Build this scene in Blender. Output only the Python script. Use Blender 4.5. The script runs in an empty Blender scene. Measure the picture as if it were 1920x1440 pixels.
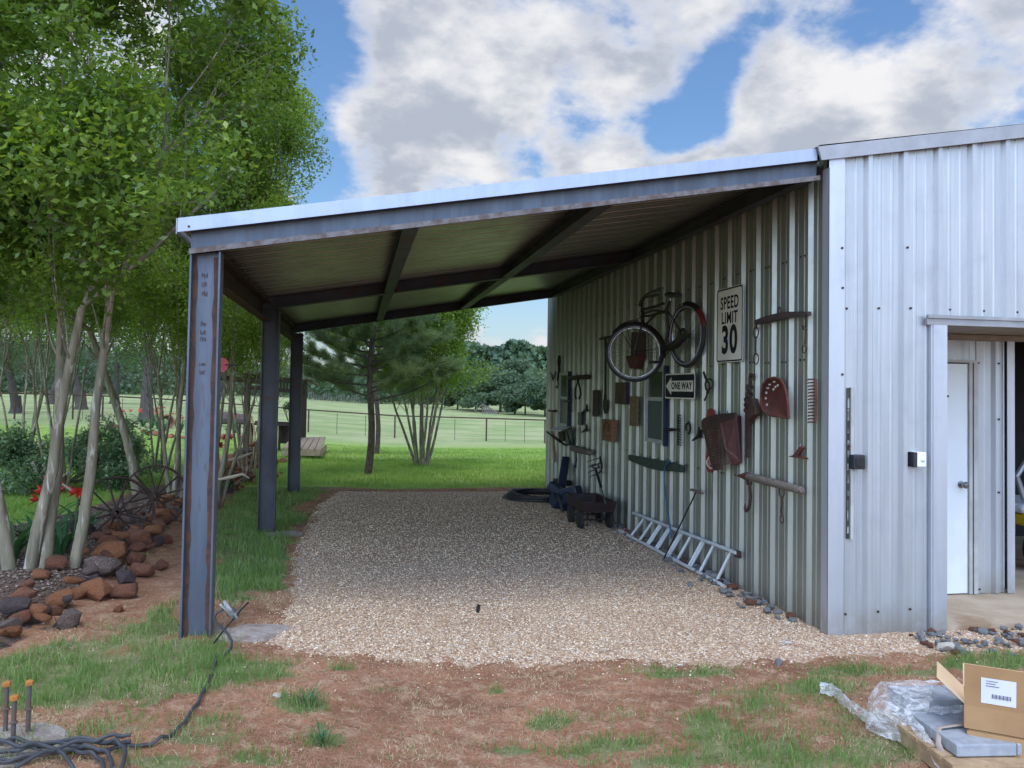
import bpy, bmesh, math, random
import numpy as np
from mathutils import Vector, Matrix
from mathutils.bvhtree import BVHTree
D = bpy.data; SC = bpy.context.scene
rnd = random.Random(7); NR = np.random.default_rng(7)
# ------------------------------------------------------------ camera
F, CX, CY, HC = 1560., 960., 683.4, 1.80
_psi, _p, _r = math.radians(10.5), math.radians(1.70), .016
_R = np.array([math.cos(_psi), -math.sin(_psi), 0]); _Fh = np.array([math.sin(_psi), math.cos(_psi), 0]); _Z = np.array([0, 0, 1.])
FW = math.cos(_p)*_Fh+math.sin(_p)*_Z; _U = -math.sin(_p)*_Fh+math.cos(_p)*_Z
EX = math.cos(_r)*_R+math.sin(_r)*_U; EY = -math.sin(_r)*_R+math.cos(_r)*_U
CAM = np.array([0, 0, HC])
cam = D.objects.new('camera', D.cameras.new('camera')); SC.collection.objects.link(cam)
cam.matrix_world = Matrix(((EX[0], EY[0], -FW[0], 0), (EX[1], EY[1], -FW[1], 0), (EX[2], EY[2], -FW[2], HC), (0, 0, 0, 1)))
cam.data.sensor_width = 36; cam.data.lens = F/1920*36; cam.data.shift_y = -(720-CY)/1920
cam.data.clip_start = .05; cam.data.clip_end = 3000
SC.camera = cam
SC.view_settings.view_transform = 'Standard'; SC.view_settings.look = 'None'
SC.view_settings.exposure = 0.0; SC.view_settings.gamma = 1
SC.cycles.use_denoising = True; SC.cycles.max_bounces = 6; SC.cycles.diffuse_bounces = 4; SC.cycles.glossy_bounces = 3
SC.cycles.transparent_max_bounces = 8; SC.cycles.caustics_reflective = False; SC.cycles.caustics_refractive = False
SC.cycles.sample_clamp_indirect = 4

def ray(u, v):
    d = FW*F+EX*(u-CX)-EY*(v-CY); return d/np.linalg.norm(d)
def at(u, v, dep):            # point a measured distance ahead of the viewpoint
    d = ray(u, v); return CAM+d*dep/(d@FW)
def onX(u, v, x): d = ray(u, v); return CAM+d*x/d[0]
def onY(u, v, y): d = ray(u, v); return CAM+d*y/d[1]
def sm(t): t = np.clip(t, 0, 1); return t*t*(3-2*t)
def vnoise(x, y, s=1., seed=0):
    x = np.asarray(x, float)*s+seed*17.3; y = np.asarray(y, float)*s-seed*9.7
    xi = np.floor(x).astype(np.int64); yi = np.floor(y).astype(np.int64); fx = x-xi; fy = y-yi
    fx = fx*fx*(3-2*fx); fy = fy*fy*(3-2*fy)
    def h(a, b):
        n = np.sin(a*127.1+b*311.7+seed*74.7)*43758.5453; return n-np.floor(n)
    return (h(xi, yi)*(1-fx)+h(xi+1, yi)*fx)*(1-fy)+(h(xi, yi+1)*(1-fx)+h(xi+1, yi+1)*fx)*fy
def fbm(x, y, s=1., seed=0, o=4):
    t = 0; a = .5; tot = 0
    for i in range(o):
        t = t+a*vnoise(x, y, s, seed+i); tot += a; a *= .5; s *= 2.1
    return t/tot
def T(x, y):
    x = np.asarray(x, float); y = np.asarray(y, float)
    z = .15*sm((.9-x)/1.9)*(1-.8*sm((y-5)/9))*sm((y-1)/3)
    z = z-.95*sm((y-17)/25)*sm((x+16)/20)
    z = z+.10*sm((-1.6-x)/.9)*sm((x+6)/2)*sm((14-y)/3)*sm((y-4)/2)*.7
    return z
def g(u, v, dz=0.):
    d = ray(u, v); z = 0.
    for i in range(14):
        t = (z+dz-HC)/d[2]; q = CAM+t*d; z = float(T(q[0], q[1]))
    return q
# ------------------------------------------------------------ node helpers
def mat_new(name):
    m = D.materials.new(name); m.use_nodes = True; nt = m.node_tree; nt.nodes.clear(); return m, nt
class NT:
    def __init__(s, nt): s.nt = nt
    def n(s, t, **k):
        nd = s.nt.nodes.new(t)
        for a, b in k.items(): setattr(nd, a, b)
        return nd
    def l(s, a, b): s.nt.links.new(a, b)
    def setin(s, nd, i, val):
        if hasattr(val, 'is_output') or isinstance(val, bpy.types.NodeSocket): s.l(val, nd.inputs[i])
        else: nd.inputs[i].default_value = val
    def math(s, op, a, b=0., c=0., clamp=False):
        nd = s.n('ShaderNodeMath', operation=op, use_clamp=clamp)
        s.setin(nd, 0, a); s.setin(nd, 1, b)
        if op in ('MULTIPLY_ADD', 'SMOOTH_MIN'): s.setin(nd, 2, c)
        return nd.outputs[0]
    def vmath(s, op, a, b=(0, 0, 0)):
        nd = s.n('ShaderNodeVectorMath', operation=op); s.setin(nd, 0, a); s.setin(nd, 1, b)
        return nd.outputs['Value'] if op in ('DOT_PRODUCT', 'LENGTH') else nd.outputs[0]
    def noise(s, vec, scale, detail=5, rough=.55, dist=0.):
        nd = s.n('ShaderNodeTexNoise'); s.l(vec, nd.inputs['Vector'])
        nd.inputs['Scale'].default_value = scale; nd.inputs['Detail'].default_value = detail
        nd.inputs['Roughness'].default_value = rough; nd.inputs['Distortion'].default_value = dist
        return nd.outputs['Fac']
    def ramp(s, fac, a, b, va=0., vb=1.):
        nd = s.n('ShaderNodeMapRange', interpolation_type='SMOOTHSTEP'); s.l(fac, nd.inputs[0])
        for i, v in enumerate((a, b, va, vb)): nd.inputs[i+1].default_value = v
        return nd.outputs[0]
    def mix(s, f, a, b, bt='MIX'):
        nd = s.n('ShaderNodeMix', data_type='RGBA', blend_type=bt)
        s.setin(nd, 0, f)
        for i, c in ((6, a), (7, b)):
            if isinstance(c, tuple): c = tuple(c[:3])+(1,)
            s.setin(nd, i, c)
        return nd.outputs[2]
    def map(s, vec, sc): 
        nd = s.n('ShaderNodeMapping'); s.l(vec, nd.inputs[0]); nd.inputs['Scale'].default_value = sc; return nd.outputs[0]
    def bump(s, h, st, dist=.01, nrm=None):
        nd = s.n('ShaderNodeBump'); s.l(h, nd.inputs['Height']); nd.inputs['Strength'].default_value = st; nd.inputs['Distance'].default_value = dist
        if nrm is not None: s.l(nrm, nd.inputs['Normal'])
        return nd.outputs[0]
    def out(s, sh): o = s.n('ShaderNodeOutputMaterial'); s.l(sh, o.inputs[0])
    def pbsdf(s, col, rough=.6, metal=0., nrm=None, spec=.5):
        b = s.n('ShaderNodeBsdfPrincipled'); 
        if isinstance(col, tuple): col = tuple(col[:3])+(1,)
        s.setin(b, 'Base Color', col); s.setin(b, 'Roughness', rough); s.setin(b, 'Metallic', metal)
        b.inputs['Specular IOR Level'].default_value = spec
        if nrm is not None: s.l(nrm, b.inputs['Normal'])
        return b
def M(name, c1, c2=None, rough=.6, metal=0., vs=6., st=(1, 1, 1), bump=0., bs=60., lo=.35, hi=.65, c3=None, s3=1., spec=.5, bd=.01, rvar=.12):
    m, nt = mat_new(name); N = NT(nt); co = N.n('ShaderNodeTexCoord').outputs['Object']; mp = N.map(co, st)
    col = c1; rg = rough
    if c2 is not None:
        f = N.noise(mp, vs, 6, .6); k = N.ramp(f, lo, hi); col = N.mix(k, c1, c2)
        rg = N.math('MULTIPLY_ADD', f, rvar, rough-rvar/2)
    if c3 is not None:
        k3 = N.ramp(N.noise(mp, vs*s3, 4, .6, .5), .56, .66); col = N.mix(k3, col, c3)
    nrm = N.bump(N.noise(mp, bs, 4, .6), bump, bd) if bump else None
    N.out(N.pbsdf(col, rg, metal, nrm, spec).outputs[0]); return m
# ------------------------------------------------------------ world
SUN_EL, SUN_AZ = math.radians(62), math.radians(200)   # azimuth measured clockwise from +Y (away from the viewpoint)
def build_world():
    w = D.worlds.new('World'); SC.world = w; w.use_nodes = True; nt = w.node_tree; nt.nodes.clear(); N = NT(nt)
    sky = N.n('ShaderNodeTexSky', sky_type='NISHITA'); sky.sun_disc = False
    sky.sun_elevation = SUN_EL; sky.sun_rotation = SUN_AZ; sky.air_density = 1.2; sky.dust_density = .8; sky.ozone_density = 2.5
    dv = N.vmath('NORMALIZE', N.n('ShaderNodeTexCoord').outputs['Generated'])
    sp = N.n('ShaderNodeSeparateXYZ'); N.l(dv, sp.inputs[0]); x, y, z = sp.outputs
    zz = N.math('ADD', N.math('MAXIMUM', z, 0.), .36)
    cb = N.n('ShaderNodeCombineXYZ'); N.l(N.math('DIVIDE', x, zz), cb.inputs[0]); N.l(N.math('DIVIDE', y, zz), cb.inputs[1]); P = cb.outputs[0]
    n1 = N.noise(P, 2.2, 12, .55, 0.); n1b = N.noise(P, 8.5, 8, .58, 0.)
    n2 = N.noise(N.vmath('ADD', P, (3.1, 1.7, .4)), 4.6, 8, .55, 0.); n3 = N.noise(N.vmath('ADD', P, (7.1, 2.7, .4)), 10., 6, .55, 0.)
    tot = N.math('ADD', N.math('MULTIPLY_ADD', n1b, .42, N.math('MULTIPLY', n1, 1.35)), -.275)
    def blob(u, v, wdt, amp):
        d = ray(u, v); k = 1/(wdt/1560.)**2
        e = N.math('MULTIPLY', N.math('SUBTRACT', 1., N.vmath('DOT_PRODUCT', dv, tuple(float(q) for q in d))), -2*k)
        return N.math('MULTIPLY', N.math('EXPONENT', e), amp*(.62 if amp > 0 else .85))
    for b in ((700, 60, 160, .16), (900, 130, 190, .17), (1080, 60, 150, .13), (760, 270, 130, .14), (980, 320, 140, .14), (1200, 330, 70, .06),
              (1480, 160, 80, .13), (1720, 190, 170, .22), (1880, 90, 110, .15), (1560, 260, 100, .13), (1150,150,70,.05), (520, 60, 90, -.20), (650, 110, 55, -.12), (640, 50, 45, -.10), (585, 230, 50, -.06),
              (1180, 90, 90, .12), (1250, 40, 70, .10), (1150, 210, 70, .10), (1400, 215, 50, .12), (1450, 150, 50, .10), (1530, 190, 60, .08), (1300, 225, 62, -.30), (1345, 130, 50, -.24), (1400, 60, 45, -.12), (1480, 25, 80, -.13), (1240, 265, 50, -.14), (1640, 50, 70, -.24), (1750, 10, 60, -.14), (1550,60,50,-.1),
              (590, 335, 60, -.34), (525, 280, 60, -.12), (970, 600, 60, -.10), (940, 640, 60, -.02), (980,690,60,.1), (300,250,300,.0)):
        tot = N.math('ADD', tot, blob(*b))
    mask = N.ramp(tot, .54, .73)
    core = N.ramp(N.math('MULTIPLY_ADD', n3, .10, N.math('ADD', tot, -.05)), .60, .76)
    shade = N.math('MULTIPLY', core, N.ramp(N.math('MULTIPLY_ADD', n3, .25, N.math('ADD', n2, -.125)), .36, .60))
    cc = N.mix(shade, (10.1, 10.0, 10.1), (5.2, 5.7, 6.7))
    hz = N.ramp(z, 0., .16, 1., 0.)
    skyc = N.mix(1., sky.outputs[0], (1.15, 1.42, 1.72), 'MULTIPLY')
    col = N.mix(N.math('MULTIPLY', mask, .97), skyc, cc)
    col = N.mix(N.math('MULTIPLY', hz, .45), col, (7.2, 7.9, 8.9))
    gd = (math.sin(math.radians(192))*math.cos(math.radians(28)), math.cos(math.radians(192))*math.cos(math.radians(28)), math.sin(math.radians(28)))  # unseen glow behind the viewpoint, added to fill the shaded areas
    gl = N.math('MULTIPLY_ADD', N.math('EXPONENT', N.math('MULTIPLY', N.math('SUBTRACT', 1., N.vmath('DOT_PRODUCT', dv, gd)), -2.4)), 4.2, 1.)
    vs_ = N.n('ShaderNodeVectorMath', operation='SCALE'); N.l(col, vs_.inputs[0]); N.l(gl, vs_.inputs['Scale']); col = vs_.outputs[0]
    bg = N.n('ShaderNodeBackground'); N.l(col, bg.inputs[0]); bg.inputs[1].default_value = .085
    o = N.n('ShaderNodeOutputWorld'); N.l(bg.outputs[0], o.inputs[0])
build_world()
L = D.lights.new('sun', 'SUN'); L.energy = 1.1; L.angle = math.radians(22); L.color = (1, .94, .86)
sun = D.objects.new('sun', L); SC.collection.objects.link(sun)
sd = Vector((math.sin(SUN_AZ)*math.cos(SUN_EL), math.cos(SUN_AZ)*math.cos(SUN_EL), math.sin(SUN_EL)))
sun.rotation_euler = sd.to_track_quat('Z', 'Y').to_euler(); sun.location = (0, -5, 20)
# ------------------------------------------------------------ mesh helpers
OFF = {}
def tag(o, label=None, cat=None, group=None, kind=None):
    if label: o['label'] = label
    if cat: o['category'] = cat
    if group: o['group'] = group
    if kind: o['kind'] = kind
    return o
def thing(name, label, cat, loc=(0, 0, 0), group=None):
    o = D.objects.new(name, None); SC.collection.objects.link(o); o.location = [float(c) for c in loc]; o.empty_display_size = .1
    OFF[o.name] = np.array(loc, float); return tag(o, label, cat, group)
def link(name, me, mat, parent=None, base=None):
    o = D.objects.new(name, me); SC.collection.objects.link(o)
    if mat is not None: me.materials.append(mat)
    if parent is not None:
        o.parent = parent; OFF[o.name] = OFF[parent.name]
    else:
        OFF[o.name] = np.array(base if base is not None else (0, 0, 0), float)
        if base is not None: o.location = [float(c) for c in base]
    return o
def soup(name, V, Fc, mat, parent=None, base=None, smooth=False):
    V = np.asarray(V, np.float32); Fc = np.asarray(Fc, np.int32); k = Fc.shape[1]
    off = OFF[parent.name] if parent is not None else (np.array(base, float) if base is not None else np.zeros(3))
    V = V-off.astype(np.float32)
    me = D.meshes.new(name); me.vertices.add(len(V)); me.vertices.foreach_set('co', V.ravel())
    me.loops.add(Fc.size); me.loops.foreach_set('vertex_index', Fc.ravel())
    me.polygons.add(len(Fc)); me.polygons.foreach_set('loop_start', np.arange(0, Fc.size, k, dtype=np.int32))
    me.polygons.foreach_set('loop_total', np.full(len(Fc), k, np.int32))
    if smooth: me.polygons.foreach_set('use_smooth', np.ones(len(Fc), bool))
    me.update(calc_edges=True)
    return link(name, me, mat, parent, base)
def nz(v): v = np.asarray(v, float); return v/(np.linalg.norm(v)+1e-12)
def frame(d, up=(0, 0, 1)):
    d = nz(d); up = np.asarray(up, float)
    if abs(d@nz(up)) > .97: up = np.array([1., 0, 0]) if abs(d[0]) < .9 else np.array([0, 1., 0])
    a = nz(np.cross(up, d)); b = np.cross(d, a); return a, b
class MB:
    def __init__(s): s.v = []; s.f = []
    def add(s, vs, fs):
        o = len(s.v); s.v += [tuple(map(float, p)) for p in vs]; s.f += [tuple(o+i for i in f) for f in fs]; return s
    def box(s, c, d, yaw=0., rot=None):
        c = np.array(c, float); h = np.array(d, float)/2
        if rot is None:
            cs, sn = math.cos(yaw), math.sin(yaw); rot = np.array([[cs, -sn, 0], [sn, cs, 0], [0, 0, 1]])
        vs = [c+rot@(h*np.array((i, j, k))) for i in (-1, 1) for j in (-1, 1) for k in (-1, 1)]
        return s.add(vs, [(0, 1, 3, 2), (4, 6, 7, 5), (0, 4, 5, 1), (2, 3, 7, 6), (0, 2, 6, 4), (1, 5, 7, 3)])
    def bb(s, x0, x1, y0, y1, z0, z1): return s.box(((x0+x1)/2, (y0+y1)/2, (z0+z1)/2), (abs(x1-x0), abs(y1-y0), abs(z1-z0)))
    def bar(s, p, q, w, h, up=(0, 0, 1)):
        p = np.array(p, float); q = np.array(q, float); a, b = frame(q-p, up); a = a*w/2; b = b*h/2
        vs = [e+i*a+j*b for e in (p, q) for i, j in ((-1, -1), (1, -1), (1, 1), (-1, 1))]
        return s.add(vs, [(0, 3, 2, 1), (4, 5, 6, 7)]+[(i, (i+1) % 4, 4+(i+1) % 4, 4+i) for i in range(4)])
    def tube(s, pts, r, n=8, closed=False, flat=1., up=(0, 0, 1)):
        pts = [np.array(p, float) for p in pts]; m = len(pts)
        rs = [r]*m if np.isscalar(r) else list(r)
        vs = []; prev = None
        for i, p in enumerate(pts):
            if closed: d = pts[(i+1) % m]-pts[i-1]
            else: d = pts[min(i+1, m-1)]-pts[max(i-1, 0)]
            d = nz(d)
            if prev is None: a, b = frame(d, up)
            else:
                a = prev-d*(prev@d); a = nz(a) if np.linalg.norm(a) > 1e-6 else frame(d, up)[0]; b = np.cross(d, a)
            prev = a
            for k in range(n):
                t = 2*math.pi*k/n; vs.append(p+rs[i]*(math.cos(t)*a+flat*math.sin(t)*b))
        fs = []
        for i in range(m if closed else m-1):
            j = (i+1) % m
            fs += [(i*n+k, i*n+(k+1) % n, j*n+(k+1) % n, j*n+k) for k in range(n)]
        if not closed: fs += [tuple(range(n-1, -1, -1)), tuple((m-1)*n+k for k in range(n))]
        return s.add(vs, fs)
    def prism(s, poly, vec):
        n = len(poly); poly = [np.array(p, float) for p in poly]; vec = np.array(vec, float)
        vs = poly+[p+vec for p in poly]
        return s.add(vs, [tuple(range(n-1, -1, -1)), tuple(range(n, 2*n))]+[(i, (i+1) % n, n+(i+1) % n, n+i) for i in range(n)])
    def lathe(s, o, axis, prof, n=20, cap=True):
        a, b = frame(axis); axis = nz(axis); o = np.array(o, float); vs = []
        for h, r in prof:
            for k in range(n):
                t = 2*math.pi*k/n; vs.append(o+axis*h+r*(math.cos(t)*a+math.sin(t)*b))
        m = len(prof)
        fs = [(i*n+k, i*n+(k+1) % n, (i+1)*n+(k+1) % n, (i+1)*n+k) for i in range(m-1) for k in range(n)]
        if cap: fs += [tuple(range(n-1, -1, -1)), tuple((m-1)*n+k for k in range(n))]
        return s.add(vs, fs)
    def ring(s, c, nrm, R, r, n=36, k=8, a0=0., a1=2*math.pi, ref=None, flat=1., sx=1.):
        nrm = nz(nrm); A, B = frame(nrm, ref if ref is not None else (0, 0, 1))
        full = abs(a1-a0-2*math.pi) < 1e-6; m = n if full else n+1
        pts = [np.array(c)+R*(math.cos(a0+(a1-a0)*i/n)*A*sx+math.sin(a0+(a1-a0)*i/n)*B) for i in range(m)]
        return s.tube(pts, r, k, closed=full, flat=flat, up=nrm)
    def build(s, name, mat, parent=None, base=None, smooth=False, bevel=0., angle=.6):
        me = D.meshes.new(name)
        off = OFF[parent.name] if parent is not None else (np.array(base, float) if base is not None else np.zeros(3))
        me.from_pydata([tuple(np.array(p)-off) for p in s.v], [], s.f)
        bm = bmesh.new(); bm.from_mesh(me); bmesh.ops.recalc_face_normals(bm, faces=bm.faces); bm.to_mesh(me); bm.free()
        if smooth:
            for p in me.polygons: p.use_smooth = True
            try: me.set_sharp_from_angle(angle=angle)
            except Exception: pass
        o = link(name, me, mat, parent, base)
        if bevel:
            b = o.modifiers.new('edge', 'BEVEL'); b.width = bevel; b.segments = 2; b.limit_method = 'ANGLE'
        return o
def text(body, origin, right, up, size, mat, name, parent, ext=.001, bold=.0, sx=1., align='CENTER'):
    c = D.curves.new(name, 'FONT'); c.body = body; c.size = size; c.extrude = ext; c.offset = bold; c.align_x = align; c.align_y = 'CENTER'
    c.resolution_u = 6; c.space_character = 1.12
    o = D.objects.new(name, c); SC.collection.objects.link(o); c.materials.append(mat)
    r = Vector(nz(right)); u = Vector(nz(up)); n = r.cross(u)
    o.parent = parent; o.location = [float(q) for q in (np.array(origin)-OFF[parent.name])]
    R3 = Matrix((r, u, n)).transposed().to_4x4() @ Matrix.Diagonal((sx, 1, 1, 1)); loc = np.array(origin)-OFF[parent.name]
    bpy.context.view_layer.update(); me = D.meshes.new_from_object(o.evaluated_get(bpy.context.evaluated_depsgraph_get())); me.name = name
    D.objects.remove(o); me.transform(Matrix.Translation([float(q) for q in loc]) @ R3); me.materials.clear()
    return link(name, me, mat, parent)
# ------------------------------------------------------------ materials
def galv(name, c1, c2, rough=.42, metal=.75, dirt=(.30, .27, .22)):
    m, nt = mat_new(name); N = NT(nt); co = N.n('ShaderNodeTexCoord').outputs['Object']
    f = N.noise(N.map(co, (9, 9, .55)), 1.6, 7, .6, .3); k = N.ramp(f, .35, .68); col = N.mix(N.math('MULTIPLY', k, .6), c1, c2)
    f2 = N.noise(N.map(co, (1, 1, 1)), 3.2, 8, .65, .4); col = N.mix(N.math('MULTIPLY', N.ramp(f2, .5, .72), .35), col, tuple(q*.72 for q in c1))
    st = N.noise(N.map(co, (30, 30, .8)), 2., 5, .7); col = N.mix(N.math('MULTIPLY', N.ramp(st, .56, .75), .16), col, tuple(q*.6 for q in c1))
    sp = N.n('ShaderNodeSeparateXYZ'); N.l(co, sp.inputs[0])
    lowd = N.math('MULTIPLY', N.ramp(sp.outputs[2], .0, .32, 1., 0.), N.ramp(f2, .3, .62)); col = N.mix(N.math('MULTIPLY', lowd, .7), col, dirt)
    rg = N.math('MULTIPLY_ADD', f2, .28, rough-.12)
    big = N.noise(N.map(co, (1.3, 1.3, .7)), 1.4, 3, .5)
    nrm = N.bump(N.noise(co, 240, 3, .6), .03, .002, N.bump(big, .22, .02))
    N.out(N.pbsdf(col, rg, metal, nrm).outputs[0]); return m
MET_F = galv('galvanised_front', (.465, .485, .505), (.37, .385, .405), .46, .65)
MET_S = galv('galvanised_side', (.39, .41, .37), (.31, .325, .29), .44, .75)  # same metal as the front, reflected grass green put into its colour
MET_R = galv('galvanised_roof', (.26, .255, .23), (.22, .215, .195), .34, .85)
TRIM = galv('galvanised_trim', (.50, .525, .57), (.44, .465, .51), .42, .6)
TRIM_B = M('aged_trim', (.36, .36, .38), (.28, .28, .29), .5, .5, 3, (1, 1, 1))
TRIM_SOF = M('soffit_tan', (.30, .27, .21), (.24, .21, .17), .7)
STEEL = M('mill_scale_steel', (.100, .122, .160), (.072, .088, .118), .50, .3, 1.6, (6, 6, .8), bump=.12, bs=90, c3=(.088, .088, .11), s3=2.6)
STEEL_D = M('shaded_steel', (.060, .066, .080), (.040, .042, .050), .6, .3, 2.2, (1, 1, 1), bump=.12, bs=90, c3=(.075, .04, .028), s3=2)  # darker copy of the steel, roof shade put into its colour
RUST = M('rust_red_brown', (.105, .046, .030), (.05, .03, .026), .85, 0, 9, bump=.5, bs=70)
RUSTD = M('dark_rust_iron', (.075, .036, .026), (.035, .022, .018), .8, .2, 12, bump=.4, bs=90)
RUSTR = M('red_oxide_iron', (.125, .034, .023), (.075, .024, .017), .8, 0, 8, bump=.3, bs=80, c3=(.1, .04, .03))
IRON = M('black_iron', (.022, .021, .022), (.036, .03, .027), .6, .4, 14, bump=.2, bs=80)
BLACKP = M('black_plastic', (.012, .013, .018), (.02, .022, .03), .45, 0, 6)
NAVY = M('dark_blue_plastic', (.010, .017, .045), (.018, .026, .06), .42, 0, 6)
HOSE = M('black_hose', (.012, .012, .013), (.03, .029, .028), .5, 0, 10)
ALU = M('ladder_aluminium', (.74, .76, .78), (.62, .64, .66), .42, .35, 8, (1, 1, 1))
SIGNW = M('sign_white', (.72, .70, .62), (.60, .58, .50), .5, 0, 3)
SIGNK = M('sign_black', (.010, .010, .013), (.016, .016, .022), .75, spec=.2)
WOODG = M('grey_weathered_wood', (.19, .165, .135), (.11, .095, .08), .85, 0, 4, (2, 14, 14), bump=.5, bs=40)
WOODD = M('dark_brown_wood', (.055, .034, .024), (.035, .022, .017), .85, 0, 5, (6, 6, 1), bump=.4, bs=40)
WOODB = M('brown_board', (.17, .095, .05), (.09, .05, .028), .8, 0, 6, (1, 2, 5), bump=.3, bs=40)
WOODP = M('purple_brown_board', (.060, .036, .034), (.04, .026, .025), .8, 0, 6, (1, 2, 5), bump=.3)
WOODT = M('tan_board', (.22, .15, .08), (.14, .09, .05), .8, 0, 5, (1, 2, 5), bump=.3)
WOODL = M('pale_handle_wood', (.40, .27, .14), (.28, .18, .09), .7, 0, 5, (6, 6, 1))
PALW = M('pallet_wood', (.46, .32, .18), (.32, .21, .12), .8, 0, 4, (3, 3, 3), bump=.4, bs=50)
DECKW = M('deck_boards', (.36, .28, .19), (.24, .18, .12), .85, 0, 3, (2, 10, 2), bump=.4)
GREENW = M('green_painted_wood', (.045, .068, .045), (.025, .04, .03), .7, 0, 6, (1, 2, 8), bump=.3)
TEAL = M('blue_cord', (.02, .10, .18), (.015, .07, .14), .6)
REDP = M('faded_red_paint', (.28, .035, .035), (.18, .028, .028), .6, 0, 8)
DKRED = M('dark_red_wagon', (.030, .011, .011), (.018, .009, .009), .6, 0, 6)
DOORW = M('door_white', (.70, .73, .74), (.64, .67, .68), .45, 0, 2)
DOORF = M('door_frame_beige', (.42, .42, .40), (.34, .33, .31), .6, 0, 5)
GLASSD = M('dark_pane', (.020, .024, .022), (.05, .055, .045), .12, 0, 3)
SCREEN = M('blue_screen', (.012, .026, .048), (.016, .032, .055), .35, 0, 5)
WFRAME = M('window_frame', (.40, .42, .42), (.32, .34, .34), .5, .1, 5)
CONC = M('concrete', (.46, .37, .27), (.36, .27, .18), .9, 0, 2.2, bump=.3, bs=60, c3=(.30, .20, .12), s3=.6)
CONCG = M('concrete_footing', (.38, .33, .30), (.26, .20, .17), .95, 0, 9, bump=1.0, bs=30, bd=.03)
PAVER = M('grey_paver', (.36, .38, .41), (.28, .30, .33), .9, 0, 14, bump=.4, bs=160)
CARD = M('cardboard', (.40, .235, .105), (.34, .19, .085), .75, 0, 3, bump=.06, bs=120)
CARDI = M('cardboard_inside', (.66, .46, .27), (.58, .40, .23), .75, 0, 3)
PAPER = M('paper_label', (.74, .75, .78), (.68, .70, .73), .6)
INK = M('label_ink', (.10, .10, .16), None, .6)
BLOCKR = M('ironstone_rock', (.29, .105, .055), (.15, .07, .042), .95, 0, 7, bump=1., bs=26, bd=.02, c3=(.33, .12, .05), s3=.6)
BLOCKO = M('orange_ironstone', (.40, .155, .06), (.24, .095, .045), .95, 0, 8, bump=1., bs=30, bd=.02)
BLOCKP = M('purple_grey_rock', (.11, .075, .072), (.065, .05, .05), .95, 0, 6, bump=.9, bs=30, bd=.02)
BLOCKL = M('lichen_rock', (.19, .13, .105), (.10, .06, .045), .95, 0, 9, bump=.9, bs=30, bd=.02, c3=(.34, .31, .28), s3=1.4)
STONEG = M('blue_grey_stone', (.21, .22, .225), (.13, .135, .14), .9, 0, 7, bump=.7, bs=50, bd=.01)
STONEG2 = M('slate_grey_stone', (.14, .155, .165), (.24, .235, .22), .9, 0, 6, bump=.7, bs=50, bd=.01)
STONEW = M('pale_stone', (.55, .50, .43), (.42, .36, .29), .9, 0, 9, bump=.5, bs=60)
CABLE = M('grey_cable', (.055, .058, .064), (.035, .037, .042), .6, 0, 9)
CLAMP = M('zinc_clamp', (.45, .47, .50), (.33, .34, .37), .35, .9, 20)
ORUST = M('orange_rust', (.50, .20, .04), (.34, .13, .03), .85, 0, 20)
BOLTM = M('rusty_bolt_steel', (.13, .085, .06), (.10, .10, .105), .7, .3, 10, bump=.3)
BARK = M('myrtle_bark', (.27, .23, .155), (.15, .13, .085), .8, 0, 2.2, (6, 6, 1.0), bump=.5, bs=18, c3=(.45, .40, .33), s3=1.3)
TWIG = M('twig_bark', (.20, .165, .12), (.12, .095, .07), .85, 0, 5)
PBARK = M('pine_bark', (.13, .095, .072), (.055, .042, .036), .95, 0, 9, (2.2, 2.2, 1), bump=1.2, bs=22, bd=.03)
OBARK = M('oak_bark', (.09, .078, .068), (.05, .044, .04), .95, 0, 6, (3, 3, .8), bump=1., bs=14, bd=.03)
PIPE = M('rusty_pipe', (.085, .045, .03), (.05, .03, .022), .85, .1, 6)
REDF = M('amaryllis_red', (.58, .045, .022), (.42, .03, .015), .6, 0, 20)
PINKF = M('coral_petal', (.62, .12, .08), (.48, .07, .05), .6, 0, 20)
TERRA = M('terracotta', (.26, .12, .07), (.18, .085, .05), .9, 0, 8)
TIRE = M('tyre_rubber', (.012, .012, .014), (.02, .019, .02), .75)
WHITEW = M('white_wall_tyre', (.20, .215, .24), (.15, .16, .18), .6)
FASC = galv('fascia_blue_grey', (.36, .405, .50), (.31, .35, .44), .45, .5)
BIKE = M('bicycle_black', (.012, .010, .012), (.03, .016, .014), .45, .2, 12)
BIKER = M('bicycle_red', (.13, .014, .012), (.08, .012, .010), .4, 0, 10)
CHROME = M('dull_chrome', (.30, .31, .33), (.16, .15, .15), .35, .9, 20)
BRANCHW = M('cut_branch', (.52, .44, .33), (.36, .29, .21), .85, 0, 6)
YEL = M('yellow_paint', (.62, .42, .02), (.5, .33, .02), .4)
WHT = M('white_plastic', (.75, .76, .78), None, .4)
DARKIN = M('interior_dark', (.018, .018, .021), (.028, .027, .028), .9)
BOTT = M('side_board_grey', (.35, .36, .38), None, .5)
def leafmat(name, c1, c2, c3, tr=.35, rough=.42, var=.5, cs=1.1):
    m, nt = mat_new(name); N = NT(nt); ge = N.n('ShaderNodeNewGeometry'); co = N.n('ShaderNodeTexCoord').outputs['Object']
    ri = ge.outputs['Random Per Island']
    col = N.mix(ri, c1, c2); col = N.mix(N.ramp(N.noise(co, cs, 3, .5), .42, .62), col, c3)
    b = N.pbsdf(col, rough, 0, None, .4); t = N.n('ShaderNodeBsdfTranslucent'); N.l(N.mix(1., col, (1.35, 1.4, .6), 'MULTIPLY'), t.inputs[0])
    mx = N.n('ShaderNodeMixShader'); mx.inputs[0].default_value = tr; N.l(b.outputs[0], mx.inputs[1]); N.l(t.outputs[0], mx.inputs[2])
    N.out(mx.outputs[0]); return m
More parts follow.
